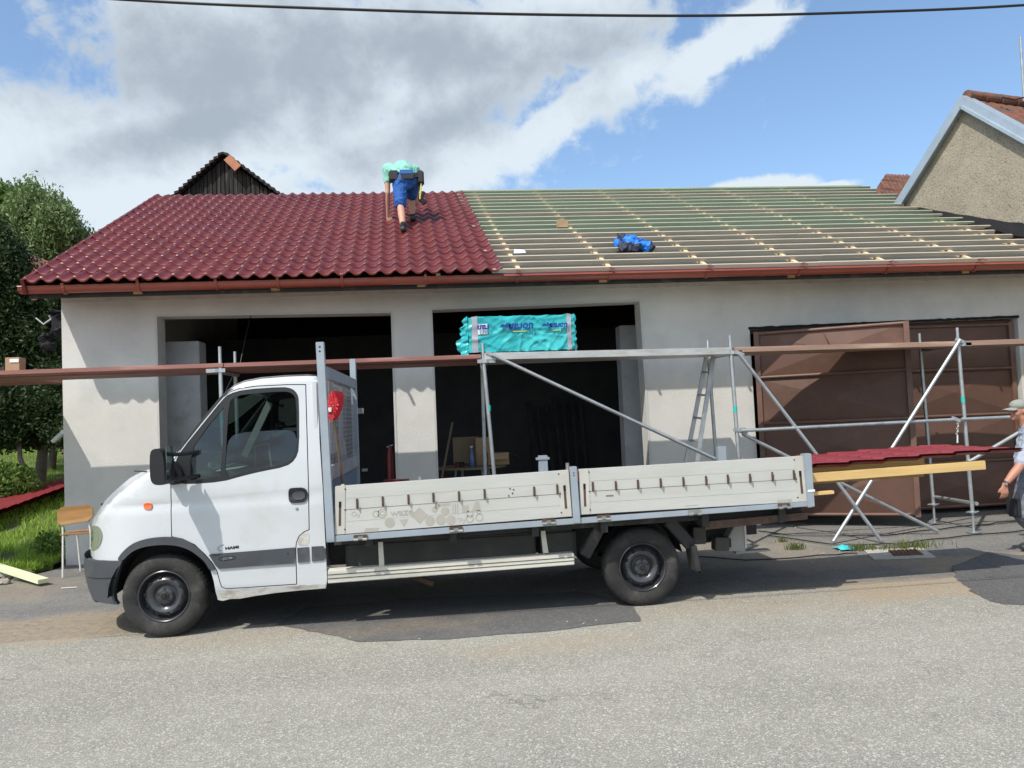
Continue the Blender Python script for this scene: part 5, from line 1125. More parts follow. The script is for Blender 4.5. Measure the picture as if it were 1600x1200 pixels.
# inner wheel arches (dark)
for wx_ in (-2.33, 1.76):
    for ys in (1, -1):
        b = MB(); n_ = 16; V = []
        y_out = 6.74; y_in = 7.10
        for k in range(n_+1):
            a = math.pi*k/n_
            for y in (y_out, y_in): V.append((wx_+.44*math.cos(a), y if ys > 0 else 2*YC-y, .36+.42*math.sin(a)))
        b.add(V, [(2*k, 2*k+1, 2*k+3, 2*k+2) for k in range(n_)]); b.add([V[2*k+1] for k in range(n_+1)], [tuple(range(n_+1))]) 
        if wx_ < 0: b.build('wheel_housing', 'rubber', tk)
# wheels
def wheel(x, z, yout, sgn, rr=.343, spare=False):
    w = thing('wheel', (x, yout, z), None, None); w.name = 'wheel'; w.parent = tk; w.location = Vector((x, yout, z))-LOC['flatbed_truck']; LOC[w.name] = Vector((x, yout, z)); c = Vector((x, yout, z)); ax = (0, sgn, 0)
    prof = [(.030, .205), (.012, .225), (.0, .262), (.002, .295), (.015, .325), (.035, .339), (.055, rr), (.165, rr), (.19, .335), (.21, .31), (.22, .27), (.205, .22), (.19, .20)]
    b = MB(); b.lathe(c, ax, prof, 72)
    # tread blocks on the shoulder
    for k in range(60):
        a = 2*math.pi*k/60; u = Vector((math.cos(a), 0, math.sin(a))); t = Vector((-math.sin(a), 0, math.cos(a)))
        for (d0, d1, r0, r1) in ((.020, .055, .324, .3455), (.060, .105, .335, .3465), (.115, .16, .335, .3465)):
            P = []
            for r_ in (r0, r1):
                for (dd, tt) in ((d0, -.011), (d1, -.011), (d1, .011), (d0, .011)):
                    rq = r_ if not (r_ == r1 and dd == .020) else .332
                    P.append(c+Vector(ax)*dd+u*rq+t*tt)
            b.hexa(P)
    ty = b.build('tyre', 'tyre', w, smooth=35)
    b = MB(); b.lathe(c, ax, [(.030, .212), (.016, .213), (.012, .207), (.018, .200), (.040, .196), (.070, .190), (.085, .180), (.060, .165), (.040, .152), (.030, .135), (.034, .115), (.050, .098), (.062, .085), (.055, .075), (.040, .066), (.034, .050), (.034, .036), (.020, .032), (.018, .0)], 64); rm = b.build('rim', 'rim_black', w, smooth=35)
    for k in range(10):
        a = 2*math.pi*(k+.5)/10 + x; u = Vector((math.cos(a), 0, math.sin(a))); q = c+u*.151+Vector(ax)*.0345; tl_ = (Vector(ax)*.9+u*.0).normalized(); MB().lathe(q-Vector(ax)*.002, ax, [(0, .0), (0, .0165), (.005, .0165)], 12).build('rim_hole', 'rim_hole', rm)
    for k in range(5):
        a = 2*math.pi*k/5+.3; u = Vector((math.cos(a), 0, math.sin(a))); q = c+u*.058+Vector(ax)*.030; MB().lathe(q, ax, [(0, 0), (-.004 if False else .0, .012), (.014, .012)], 6).build('wheel_nut', 'chassis', rm)
    b = MB(); b.lathe(c+Vector(ax)*.008, ax, [(0, 0), (0, .020), (.012, .027), (.02, .027)], 20); b.build('hub_cap', 'rubber', rm, smooth=40)
    return w
wf_ = wheel(-2.325, .343, 6.735, 1); wheel(-2.325, .343, 2*YC-6.735, -1)
wheel(1.762, .343, 6.705, 1); wheel(1.762, .343, 2*YC-6.705, -1)
# ---- bed
YBED = 6.50
def bq(c, y0, th, name, m_, parent=tk, bevel=0): b = MB(); b.quadbox(c, y0, th); return b.build(name, m_, parent, bevel=bevel)
def lerp2(a, b_, t): return (a[0]+(b_[0]-a[0])*t, a[1]+(b_[1]-a[1])*t)
def dropside(TLc, TRc, BRc, BLc, hooks, missing, name):
    ds = bq([BLc, BRc, TRc, TLc], YBED, .045, 'dropside', 'bed_board', bevel=.003)
    hgt = BLc[1]-TLc[1]
    # plank seams
    for f_ in (.49,):
        a, c_ = lerp2(TLc, BLc, f_), lerp2(TRc, BRc, f_); bq([(a[0], a[1]+.7), (c_[0], c_[1]+.7), c_, a], YBED-.0015, .002, 'plank_seam', 'seam', ds)
    for f_ in (.27, .74):
        a, c_ = lerp2(TLc, BLc, f_), lerp2(TRc, BRc, f_); bq([(a[0], a[1]+.32), (c_[0], c_[1]+.32), c_, a], YBED-.0012, .002, 'plank_seam', 'ghost_mark', ds)
    wl = TRc[0]-TLc[0]
    for (u0, u1) in ((0, .045), (1-.045, 1)):
        a, c_ = lerp2(TLc, TRc, u0), lerp2(TLc, TRc, u1); e, f2 = lerp2(BLc, BRc, u1), lerp2(BLc, BRc, u0); ep = bq([f2, e, c_, a], YBED-.005, .054, 'end_plate', 'bed_end', ds, .003)
        um = u0+.022; sl = [lerp2(TLc, TRc, um-.005), lerp2(TLc, TRc, um+.005)]; sb = [lerp2(BLc, BRc, um+.005), lerp2(BLc, BRc, um-.005)]
        q = [lerp2(sl[0], sb[1], .82), lerp2(sl[1], sb[0], .82), lerp2(sl[1], sb[0], .32), lerp2(sl[0], sb[1], .32)]; bq(q, YBED-.007, .003, 'latch_slot', 'rust', ep)
        q2 = [lerp2(sl[0], sb[1], .44), lerp2(sl[1], sb[0], .44), lerp2(sl[1], sb[0], .32), lerp2(sl[0], sb[1], .32)]; bq(q2, YBED-.0085, .003, 'slot_shadow', 'rim_hole', ep)
        ui = .043 if u0 == 0 else 1-.043
        for v_ in (.07, .5, .9):
            s_ = lerp2(lerp2(TLc, TRc, ui), lerp2(BLc, BRc, ui), v_); p = at(*s_, YBED-.006); MB().lathe(p, (0, 1, 0), [(0, 0), (0, .006), (.003, .008)], 8).build('bolt', 'rust', ep)
    for k, (hx_, hy_) in enumerate(hooks):
        p = at(hx_, hy_, YBED); rx = .010
        hk = MB(); hk.box(p.x-.008, p.x+.008, YBED-.008, YBED-.001, p.z-.042, p.z+.036); 
        if k in missing: hk = MB(); [hk.lathe((p.x+dx, YBED-.004, p.z+dz), (0, 1, 0), [(0, 0), (0, .006), (.004, .007)], 8) for dx, dz in ((0, .03), (.02, -.01), (-.012, -.03), (.03, .02))]; hk.build('rope_hook', 'rust', ds); continue
        hk.tube([(p.x, YBED-.006, p.z-.030), (p.x, YBED-.028, p.z-.030), (p.x, YBED-.030, p.z+.012)], .0055, 6); hk.build('rope_hook', 'rust', ds)
    return ds
hk1 = [(558, 786), (598, 782.5), (638, 779.5), (677, 776.5), (717, 774.5), (757, 771), (797, 769), (834.5, 767), (870.5, 763.5)]
d1 = dropside((523.5, 760), (888.5, 734.5), (894, 807), (522.5, 836), hk1, (6,), 'a')
hk2 = [(926, 759.5), (962, 758), (996.5, 756), (1032, 754), (1067.5, 752), (1103, 750), (1137, 748), (1171.5, 746.5), (1206.5, 744), (1240, 741)]
d2 = dropside((904.5, 733.5), (1256, 712.5), (1263, 783.5), (907, 804.5), hk2, (), 'b')
# slot and faint writings on the rear dropside
bq([(947, 776), (958.5, 775.5), (958.5, 773.2), (947, 773.8)], YBED-.0015, .002, 'plate_slot', 'seam', d2)
def wtext(s, px, py, size, m_, parent, xs=1.0, bold=0): p = at(px, py, YBED-.0015); return text(s, 'faded_lettering', size, p, (1, 0, .020), (-.020, 0, 1), m_, parent, .0008, xs, bold)
wtext('waze', 628, 800.5, .082, 'ghost_mark', d1, 1.15, .001); wtext('||| || || |||||||', 1226, 781.5, .026, 'ghost_mark', d2, 1.1); wtext('________', 1080, 787.5, .03, 'ghost_mark', d2)
def mark(px, py, r, kind, parent=d1, ring=False):
    c = at(px, py, YBED); b = MB(); n_ = {'c': 26, 'd': 4, 't': 3, 'q': 4}[kind]; a0 = {'c': 0, 'd': 0, 't': -math.pi/2, 'q': math.pi/4}[kind]
    lp = [(c.x+r*math.cos(a0+2*math.pi*k/n_), c.z+r*math.sin(a0+2*math.pi*k/n_)) for k in range(n_)]; li = [(c.x+r*.72*math.cos(a0+2*math.pi*k/n_), c.z+r*.72*math.sin(a0+2*math.pi*k/n_)) for k in range(n_)]
    b.prism(lp, lambda x, z: (x, YBED-.0014, z), lambda x, z: (x, YBED+.001, z), holes=[li] if ring else []); return b.build('sticker_ghost', 'ghost_mark', parent)
for (px, py, r, kd, rg) in ((655.5, 805.5, .070, 'd', 0), (609, 816.5, .042, 'c', 0), (672, 814, .040, 'c', 0), (689, 812.5, .042, 'c', 0), (704.5, 812.5, .040, 'c', 0), (695.5, 799, .036, 'c', 0), (597, 802, .040, 'c', 1), (597.5, 802, .02, 'c', 1), (587.5, 803, .03, 'c', 1), (631, 815.5, .044, 't', 0),
        (734, 810.5, .034, 'c', 1), (749, 808.5, .034, 'c', 1), (734, 803, .030, 'c', 1), (748, 800, .022, 'q', 1), (727, 795, .040, 'q', 0), (718, 812, .024, 't', 1), (724, 814, .022, 't', 1), (679, 796, .026, 'c', 0), (683, 791, .020, 'c', 1), (553, 803, .02, 'c', 1), (560, 806, .016, 'q', 1)):
    mark(px, py, r, kd, ring=bool(rg))
for q in ([(569, 832), (590, 830.5), (592, 824.5), (571, 825.5)], [(684, 791.5), (703, 790), (703.5, 786), (685, 787.5)], [(707, 803.5), (708.5, 803.4), (708.5, 787), (707, 787.1)], [(710.5, 803.5), (712.5, 803.4), (712.5, 787), (710.5, 787.1)], [(714.5, 803.5), (716, 803.4), (716, 786), (714.5, 786.1)], [(737, 799), (751, 798), (748, 783.5), (743, 783.5)]): bq(q, YBED-.0014, .002, 'sticker_ghost', 'ghost_mark', d1)
bq([(533, 756.5), (538, 756.2), (538, 790), (533, 790.4)], YBED-.004, .003, 'joint_strip', 'bed_end', d1)
# frame rail, posts, hinges
bq([(520, 847.5), (1262, 791.5), (1262, 783.8), (520, 837.2)], YBED-.012, .07, 'bed_rail', 'frame_grey', bevel=.004)
pst = bq([(510, 848), (523, 847), (505.8, 534), (493, 534.4)], YBED-.03, .055, 'headboard_post', 'frame_grey', bevel=.004)
for (px, py) in ((499.5, 542), (499.6, 549)): p = at(px, py, YBED-.031); MB().lathe(p, (0, 1, 0), [(0, 0), (0, .008), (.003, .008)], 10).build('bolt_hole', 'rim_hole', pst)
mps = bq([(896.5, 818), (907.5, 817.3), (901.5, 729), (890.5, 729.8)], YBED-.03, .075, 'centre_post', 'frame_grey', bevel=.004)
for (px, py) in ((896.5, 739), (896.7, 743)): p = at(px, py, YBED-.031); MB().lathe(p, (0, 1, 0), [(0, 0), (0, .006), (.003, .006)], 10).build('bolt_hole', 'rim_hole', mps)
rps = bq([(1263.5, 793.5), (1273.5, 791.5), (1268, 708.5), (1256, 709.5)], YBED-.03, .075, 'rear_post', 'frame_grey', bevel=.004)
bq([(1262.5, 769), (1273.5, 768), (1273.3, 764.8), (1262.3, 765.8)], YBED-.034, .08, 'post_strap', 'paper', rps)
for (px, py) in ((886.5, 727), (656, 748.5)): p = at(px, py, YBED+.03); MB().tube([(p.x, YBED+.03, p.z-.06), (p.x, YBED+.03, p.z+.02)], .016, 10).build('latch_pin', 'steel', tk)
for px, py, m_ in ((563, 840.5, 'rust'), (712.5, 827.5, 'rust'), (857.5, 815.5, 'rust'), (943.5, 809, 'rust'), (1086, 801, 'steel'), (1226, 791, 'rust')):
    p = at(px, py, YBED-.03); b = MB(); b.box(p.x-.055, p.x+.055, YBED-.026, YBED-.013, p.z-.006, p.z+.024); hg = b.build('hinge', m_, tk, bevel=.003)
    b = MB(); b.tube([(p.x-.055, YBED-.032, p.z-.012), (p.x-.018, YBED-.032, p.z-.012)], .013, 8); b.tube([(p.x+.018, YBED-.032, p.z-.012), (p.x+.055, YBED-.032, p.z-.012)], .013, 8); b.box(p.x-.02, p.x+.02, YBED-.034, YBED-.02, p.z-.012, p.z+.012); b.build('hinge_knuckle', 'steel', hg, smooth=40)
YFB = 8.60
def bedz(x, z0=.94): return z0 + .0115*(x-1)
b = MB(); b.hexa([(-.92, YBED+.05, bedz(-.92)-.05), (3.24, YBED+.05, bedz(3.24)-.05), (3.24, YFB, bedz(3.24)-.05), (-.92, YFB, bedz(-.92)-.05), (-.92, YBED+.05, bedz(-.92)), (3.24, YBED+.05, bedz(3.24)), (3.24, YFB, bedz(3.24)), (-.92, YFB, bedz(-.92))]); b.build('bed_floor', 'chassis', tk)
for (xa_, xb_) in ((-.85, 1.10), (1.20, 3.20)):
    b = MB(); b.hexa([(xa_, YFB-.04, bedz(xa_)-.14), (xb_, YFB-.04, bedz(xb_)-.14), (xb_, YFB, bedz(xb_)-.14), (xa_, YFB, bedz(xa_)-.14), (xa_, YFB-.04, bedz(xa_)+.13), (xb_, YFB-.04, bedz(xb_)+.13), (xb_, YFB, bedz(xb_)+.13), (xa_, YFB, bedz(xa_)+.13)]); b.build('dropside', 'bed_board', tk)
b = MB(); b.box(-.92, 3.24, YFB-.05, YFB+.012, .735, .785); b.build('bed_rail', 'frame_grey', tk)
for (pxa, pxb, pt, pb_) in ((841, 855, 712, 800), (1120.5, 1133.5, 698, 780)):
    a_ = at(pxa, pt, YFB); c_ = at(pxb, pt, YFB); MB().box(a_.x, c_.x, YFB-.02, YFB+.04, .80, a_.z).build('far_post', 'frame_grey', tk, bevel=.003)
p = at(848, 712, YFB-.03); b = MB(); b.box(p.x-.075, p.x+.075, YFB-.03, YFB+.02, p.z-.045, p.z-.02); b.build('post_bracket', 'frame_grey', tk)
# headboard: far post, rails, mesh, lower sheet
XH = -.915; YH2 = 8.56
zt1 = at(505, 573, 6.52).z
pf = at(551.5, 561, YH2); MB().box(pf.x-.035, pf.x+.03, YH2-.03, YH2+.04, .80, pf.z).build('headboard_post', 'frame_grey', tk, bevel=.004)
hb_ = MB(); hb_.hexa([(XH-.01, 6.52, zt1-.10), (XH+.025, 6.52, zt1-.10), (pf.x+.02, YH2-.03, zt1-.10), (pf.x-.015, YH2-.03, zt1-.10), (XH-.01, 6.52, zt1), (XH+.025, 6.52, zt1), (pf.x+.02, YH2-.03, zt1), (pf.x-.015, YH2-.03, zt1)]); hb_.build('top_rail', 'frame_grey', tk)
def HBx(y): return XH+(pf.x-XH)*(y-6.5)/(YH2-6.5)
b = MB(); zlo = at(560, 714, YH2).z; zl1 = zlo
for k in range(1, 24): y = 6.54+k*(YH2-6.58)/24; b.tube([(HBx(y), y, zt1-.09), (HBx(y), y, zl1)], .0022, 4)
for k in range(1, 17): z = zl1+(zt1-.1-zl1)*k/17; b.tube([(HBx(6.54), 6.54, z), (HBx(YH2), YH2-.03, z)], .0022, 4)
b.build('wire_mesh', 'galv', tk)
b = MB(); b.hexa([(XH-.015, 6.54, zl1-.10), (XH+.02, 6.54, zl1-.10), (HBx(YH2)+.02, YH2-.03, zl1-.10), (HBx(YH2)-.015, YH2-.03, zl1-.10), (XH-.015, 6.54, zl1+.02), (XH+.02, 6.54, zl1+.02), (HBx(YH2)+.02, YH2-.03, zl1+.02), (HBx(YH2)-.015, YH2-.03, zl1+.02)]); b.build('middle_rail', 'board_grey', tk)
b = MB(); b.hexa([(XH-.012, 6.54, .95), (XH, 6.54, .95), (HBx(YH2), YH2-.03, .95), (HBx(YH2)-.012, YH2-.03, .95), (XH-.012, 6.54, zl1-.11), (XH, 6.54, zl1-.11), (HBx(YH2), YH2-.03, zl1-.11), (HBx(YH2)-.012, YH2-.03, zl1-.11)]); b.build('lower_sheet', 'blue_grey', tk)
# boards and cloth hung behind the mesh
b = MB(); r4 = random.Random(2)
for k, (ya, yb2, za, zb) in enumerate(((6.75, 7.35, 1.45, 2.12), (7.2, 7.6, 1.35, 2.0), (7.5, 8.05, 1.42, 2.10), (8.1, 8.45, 1.55, 2.16), (6.8, 8.3, 1.28, 1.55))): b.box(HBx(7.5)-.045-.008*k, HBx(7.5)-.04-.008*k, ya, yb2, za, zb, k % 2)
b.build('rear_boards', ['board_grey', 'cab_inner'], tk)
p = at(563, 642, YH2); MB().box(p.x-.03, p.x+.03, YH2+.03, YH2+.05, p.z-.03, p.z+.03).build('marker_lamp', 'lamp_glass', tk); p = at(568, 734, YH2); MB().box(p.x-.02, p.x+.04, YH2+.03, YH2+.05, p.z-.02, p.z+.01).build('latch_handle', 'steel', tk)
# chassis and underbody
for y in (7.18, 8.14): MB().box(-2.6, 3.0, y-.04, y+.04, .50, .68).build('chassis_rail', 'chassis', tk)
for x in (-.6, .1, .8, 1.4, 2.3, 3.0): MB().box(x-.03, x+.03, YBED+.06, YFB-.06, .69, .86).build('cross_member', 'chassis', tk)
b = MB(); b.hexa([(-.90, YBED+.16, .70), (3.22, YBED+.16, .745), (3.22, YBED+.21, .745), (-.90, YBED+.21, .70), (-.90, YBED+.16, bedz(-.9)-.055), (3.22, YBED+.16, bedz(3.22)-.055), (3.22, YBED+.21, bedz(3.22)-.055), (-.90, YBED+.21, bedz(-.9)-.055)]); b.build('outer_rail', 'rafter_wood' if False else 'chassis', tk)
MB().box(-.85, .85, 6.98, 7.10, .38, .66).build('side_tank', 'tank_grey', tk, bevel=.02)
MB().box(.90, 1.22, 6.95, 7.3, .40, .68).build('fuel_tank', 'tank_grey', tk, bevel=.03)
MB().box(-2.2, 2.6, 7.3, 8.0, .42, .60).build('underbody', 'chassis', tk)
MB().tube([(1.76, 6.9, .34), (1.76, 8.4, .34)], .05, 10).build('rear_axle', 'chassis', tk); MB().tube([(-2.32, 6.9, .33), (-2.32, 8.4, .33)], .04, 10).build('front_axle', 'chassis', tk)
p, q = at(626, 893, 7.0), at(678, 912, 6.9); MB().tube([p, q], .03, 8).build('exhaust_pipe', 'rust', tk, smooth=40)
bst = bq([(512, 912), (898, 882.5), (897, 864), (512, 891)], YBED+.14, .10, 'side_step', 'step_cream', bevel=.006)
for f_ in (.33, .62): a, c_ = lerp2((512, 891), (512, 912), f_), lerp2((897, 864), (898, 882.5), f_); bq([(a[0], a[1]+1.2), (c_[0], c_[1]+1.1), (c_[0], c_[1]), a], YBED+.137, .004, 'step_groove', 'tank_grey', bst)
for q in ([(592.5, 886), (600.5, 885), (597.5, 841), (590.5, 841.5)], [(849, 864.5), (857, 864), (850.5, 820.5), (844, 821)]): bq(q, YBED+.16, .04, 'step_strut', 'step_cream', bst)
# rear mudguard stays and flap, tail lamp box
b = MB(); a, c_ = at(938, 820, 6.74), at(912, 868, 6.74); b.bar(a, c_, .10, .11, up=(0, 1, 0)); b.build('mudguard_front', 'chassis', tk, bevel=.01)
b = MB(); a, c_ = at(1043, 812, 6.74), at(1079, 852, 6.74); b.bar(a, c_, .10, .10, up=(0, 1, 0)); a2, c2 = at(1079, 850, 6.74), at(1086, 890, 6.74); b.bar(a2, c2, .20, .05, up=(1, 0, 0)); b.build('mudguard_rear', 'chassis', tk, bevel=.008)
b = MB(); a, c_ = at(1078, 852, 6.85), at(1088, 892, 6.85); b.bar(a, c_, .3, .012, up=(1, 0, 0)); b.build('mud_flap', 'rubber', tk)
b = MB(); n_ = 16; V = []
for k in range(n_+1):
    a = math.pi*(.06+.88*k/n_)
    for y in (6.80, 7.08): V.append((1.762+.40*math.cos(a), y, .36+.40*math.sin(a)))
b.add(V, [(2*k, 2*k+1, 2*k+3, 2*k+2) for k in range(n_)]); b.build('mudguard', 'plastic_black', tk)
bq([(1108, 838), (1102, 815), (1085, 813), (1082, 853), (1104, 853), (1104, 838)][0:1]+[(1104, 853), (1104, 822), (1084, 822)], 7.0, .18, 'tool_box', 'tank_grey', bevel=.006) if False else None
bq([(1084, 851), (1104, 850), (1103, 824), (1083, 824)], 6.98, .2, 'tool_box', 'tank_grey', bevel=.006)
tl2 = bq([(1127, 861), (1165, 862), (1164, 816), (1150, 817)], 7.0, .16, 'tail_lamp_box', 'board_grey', bevel=.006)
bq([(1118, 861), (1140, 861), (1140, 840), (1118, 840)], 6.96, .12, 'lamp_bracket', 'tank_grey', bevel=.006)
MB().box(2.62, 2.68, 6.98, 8.3, .42, .50).build('rear_crossbar', 'chassis', tk)
p = at(1163, 810, 7.0); MB().tube([p, (p.x, p.y, .40)], .012, 8).build('hanger_rod', 'galv', tk)
bq([(1150, 866), (1206, 861), (1203, 858.5), (1150, 862)], 7.05, .08, 'step_plate', 'board_grey', bevel=.002)
b = MB(); b.hexa([(2.3, YBED+.08, .66), (3.24, YBED+.08, .70), (3.24, YBED+.16, .70), (2.3, YBED+.16, .66), (2.3, YBED+.08, .73), (3.24, YBED+.08, .76), (3.24, YBED+.16, .76), (2.3, YBED+.16, .73)]); b.build('bed_beam', 'rust', tk)
# ---- load: metal sheets and timbers
for k in range(5):
    z0_ = 1.050+.0055*k; sh = -.05*((k*37) % 5)/4
    for j in (0, 1):
        if j == 1 and k < 5 and False: continue
    org = (-.70+sh, 7.62-.006*k, 0)
    sheet_on('roof_sheet', org, (0, -1, 0), (1, 0, 0), 5, 18, .206, ['lowest', 'second lowest', 'middle', 'second highest', 'topmost'][k] + ' maroon metal roof sheet of the stack on the truck bed', 'roof sheets on the truck', z=z0_, fu=lambda u, s: Vector((0, .012*s-.0, .021*s + .004*math.sin(s*1.3))))
for (a, c_, w_, h_, m_, lab) in (((-.2, 6.66, .990), (5.03, 6.72, 1.088), .10, .082, 'beam_yellow', 'long yellow timber plank under the roof sheets, nearest to the camera'), ((-.2, 7.45, .990), (4.95, 7.5, 1.085), .10, .078, 'beam_yellow', 'yellow timber plank under the back edge of the roof sheets'),
        ((1.0, 7.1, .96), (4.62, 7.05, 1.015), .16, .07, 'rafter_wood', 'shorter brown timber under the middle of the roof sheets'), ((2.2, 6.62, .89), (3.50, 6.60, .925), .05, .03, 'beam_yellow', 'small split timber end poking out beside the rear bed post')):
    tag(MB().bar(a, c_, w_, h_).build('timber', m_, bevel=.004), lab, 'timber', 'timbers on the truck')
b = MB(); b.bar((-.5, 8.0, 1.0), (2.8, 8.2, 1.02), .2, .14); tag(b.build('timber', 'maroon_sheet'), 'bundle of maroon trim strips on the far side of the truck bed', 'trim', 'timbers on the truck')
b = MB(); p = at(614, 750, 8.2); b.box(p.x-.1, p.x+.17, 8.15, 8.25, 1.05, p.z+.005); tag(b.build('trim_piece', 'red_paint', bevel=.004), 'red trim piece showing above the front dropside', 'trim')
# broom
br = thing('broom', (-.75, 6.9, .95), 'broom with red bristle head standing upright behind the truck headboard', 'broom')
h0, h1 = at(537, 765, 6.9), at(522, 655, 6.72); MB().tube([h0+(h0-h1)*.25, h1], .013, 8).build('handle', 'wood_handle', br, smooth=40)
b = MB(); pts_ = [(516, 611.5), (529, 611), (531, 620), (529, 634), (524, 648), (520, 656), (514, 656), (512, 645), (512.5, 630)]; lp = rnd([(at(x, y, 6.72).x, at(x, y, 6.72).z) for x, y in pts_], 1)
b.prism(lp, lambda x, z: (x, 6.69, z), lambda x, z: (x+.03, 6.80, z)); bb_ = b.build('bristles', 'broom_red', br, bevel=.01)
b = MB(); 
for k in range(420):
    x, z = random.choice(lp); t = random.random(); cx_, cz_ = at(521, 632, 6.72).x, at(521, 632, 6.72).z; x = cx_+(x-cx_)*math.sqrt(t)*1.03; z = cz_+(z-cz_)*math.sqrt(t)*1.03; y = 6.685; b.add([(x-.002, y, z), (x+.002, y, z), (x+random.uniform(-.01, .01), y-.012, z-.02)], [(0, 1, 2)])
b.build('bristle_tips', 'broom_red', br)
p = at(515.5, 640, 6.68); MB().box(p.x-.016, p.x+.014, 6.665, 6.67, p.z-.018, p.z+.018).build('price_label', 'paper', br)
# ---------------------------------------------------------------- people
def organic(name, segs, matn, parent, voxel=.011, smooth=6, balls=()):
    """tapered limbs and rounded masses fused into one continuous skin"""
    b = MB()
    for s in segs:
        P = [Vector(p) for p, _ in s]; r = [q for _, q in s]
        for i in range(len(P)-1):
            b.tube([P[i], P[i].lerp(P[i+1], .5), P[i+1]], [r[i], (r[i]+r[i+1])/2, r[i+1]], 12)
        for p, q in s: b.ball(p, q, 6)
    for c, r, *rot in balls: b.ball(c, r, 8, rot=rot[0] if rot else None)
    o = b.build(name, matn, parent)
    m_ = o.modifiers.new('skin', 'REMESH'); m_.mode = 'VOXEL'; m_.voxel_size = voxel; m_.use_smooth_shade = True
    s_ = o.modifiers.new('soft', 'SMOOTH'); s_.factor = .5; s_.iterations = smooth
    return o
def hand(w, d, side, r=.0085, curl=.35, palm_n=Vector((0, -1, 0))):
    """palm and five bent fingers from wrist w pointing along d; side = thumb direction"""
    d = Vector(d).normalized(); side = Vector(side).normalized(); n_ = d.cross(side).normalized(); w = Vector(w); S_ = []
    k = w + d*.085
    for i, off in enumerate((-.030, -.010, .010, .030)):
        S_.append([(w+side*off*.6+d*.01, .017), (k+side*off, .0145)])
    for i, (off, L) in enumerate(((.031, .070), (.010, .080), (-.011, .074), (-.031, .058))):
        a = k+side*off; b1 = a+d*L*.42+n_*curl*.012+side*off*.12; b2 = b1+(d*math.cos(curl*1.4)+n_*math.sin(curl*1.4))*L*.32; b3 = b2+(d*math.cos(curl*2.2)+n_*math.sin(curl*2.2))*L*.26
        S_.append([(a, r+.0015), (b1, r+.0005), (b2, r), (b3, r-.0015)])
    a = w+d*.025+side*.028; S_.append([(a, .014), (a+(d*.6+side*.8).normalized()*.034+n_*.008, .0105), (a+(d*.85+side*.6).normalized()*.062+n_*.016, .009)])
    return S_
# roofer bending over on the tiles, seen from behind
fl_ = roofp(-.32, 2.36, .07); fr2 = roofp(-.15, 3.20, .07)
rw = thing('person', fl_, 'roofer bending forward on the maroon tiles in mint T-shirt, blue work shorts and tool belt', 'person', None)
hp_ = at(634, 281, 12.62); hipL = hp_+Vector((-.10, 0, 0)); hipR = hp_+Vector((.10, .05, .01))
aL = fl_+Vector((.0, .02, .09)); aR = fr2+Vector((0, .02, .09))
kL = aL.lerp(hipL, .50)+Vector((-.02, .11, .0)); kR = aR.lerp(hipR, .47)+Vector((.01, .03, .0)); kR = Vector((aR.x-.0, (aR.y+hipR.y)/2+.10, (aR.z+hipR.z)/2+.02))
shC = hp_+Vector((-.10, .34, .26)); shL = at(604.5, 264, 12.95); shR = at(649, 266, 13.05)
elL = at(606, 302, 12.9); wrL = at(606, 338, 13.05); hdL = Vector((.06, .02, -1))
elR = at(655, 290, 13.1); wrR = at(650, 308, 13.25)
neck = shC+Vector((.0, .10, -.01)); head = neck+Vector((.01, .15, -.08))
segs = [[(aL, .042), (aL.lerp(kL, .55), .060), (kL, .058)], [(kL, .060), (kL.lerp(hipL, .5), .076), (hipL, .092)], [(aR, .042), (aR.lerp(kR, .55), .060), (kR, .058)], [(kR, .060), (kR.lerp(hipR, .5), .076), (hipR, .092)],
        [(hipL, .10), (hipR, .10)], [(hp_, .135), (hp_.lerp(shC, .5)+Vector((0, 0, .05)), .135), (shC, .125)], [(shL, .075), (shR, .075)], [(shL, .058), (shL.lerp(elL, .5), .050), (elL, .040)], [(elL, .041), (elL.lerp(wrL, .35), .040), (wrL, .027)],
        [(shR, .055), (elR, .040)], [(elR, .040), (wrR, .027)], [(neck, .06), (head, .07)]]
segs += hand(wrL, (.25, .1, -1), (1, 0, .25), .0095, .3) + hand(wrR, (0, .2, -1), (-1, 0, 0), .0095, .6)
bodyo = organic('body', segs, 'skin', rw, .0105, 5, balls=[(head+Vector((0, .02, -.03)), (.078, .095, .11))])
organic('hair', [], 'hair', rw, .012, 3, balls=[(head+Vector((0, .015, -.015)), (.085, .10, .105))])
st = [[(hp_+Vector((0, .05, .12)), .165), (hp_+Vector((-.05, .20, .20)), .19), (shC+Vector((0, 0, -.03)), .16)], [(hp_+Vector((-.10, .06, .10)), .12), (shL+Vector((.04, .0, 0)), .10)], [(hp_+Vector((.08, .06, .11)), .12), (shR+Vector((-.06, 0, 0)), .10)], [(shL, .085), (shL.lerp(elL, .50), .066)], [(shR, .085), (shR.lerp(elR, .5), .064)]]
sh_ = organic('t_shirt', st, 'shirt_mint', rw, .011, 4)
so = [[(hipL+Vector((0.02, -.03, -.03)), .128), (hipR+Vector((-.02, -.05, -.03)), .128)], [(hp_+Vector((0, -.02, -.10)), .10), (hp_+Vector((0, 0, 0)), .13)], [(hipL, .130), (hipL.lerp(kL, .6), .112), (kL+Vector((0, 0, .02)), .104)], [(hipR, .130), (hipR.lerp(kR, .5), .108), (hipR.lerp(kR, .78), .100)]]
organic('work_shorts', so, 'shorts_blue', rw, .0105, 3)
b = MB(); c = hp_+Vector((.0, .02, .095)); n_ = 30
for (zz, mm_) in ((.0, 0),):
    V = []
    for k in range(n_+1):
        a = 2*math.pi*k/n_
        for h_ in (-.045, .045): V.append(c+Vector((.245*math.cos(a), .155*math.sin(a)*1.0+h_*.55, h_+.0*math.sin(a)+.06*math.sin(a))))
    b.add(V, [(2*k, 2*k+1, 2*k+3, 2*k+2) for k in range(n_)])
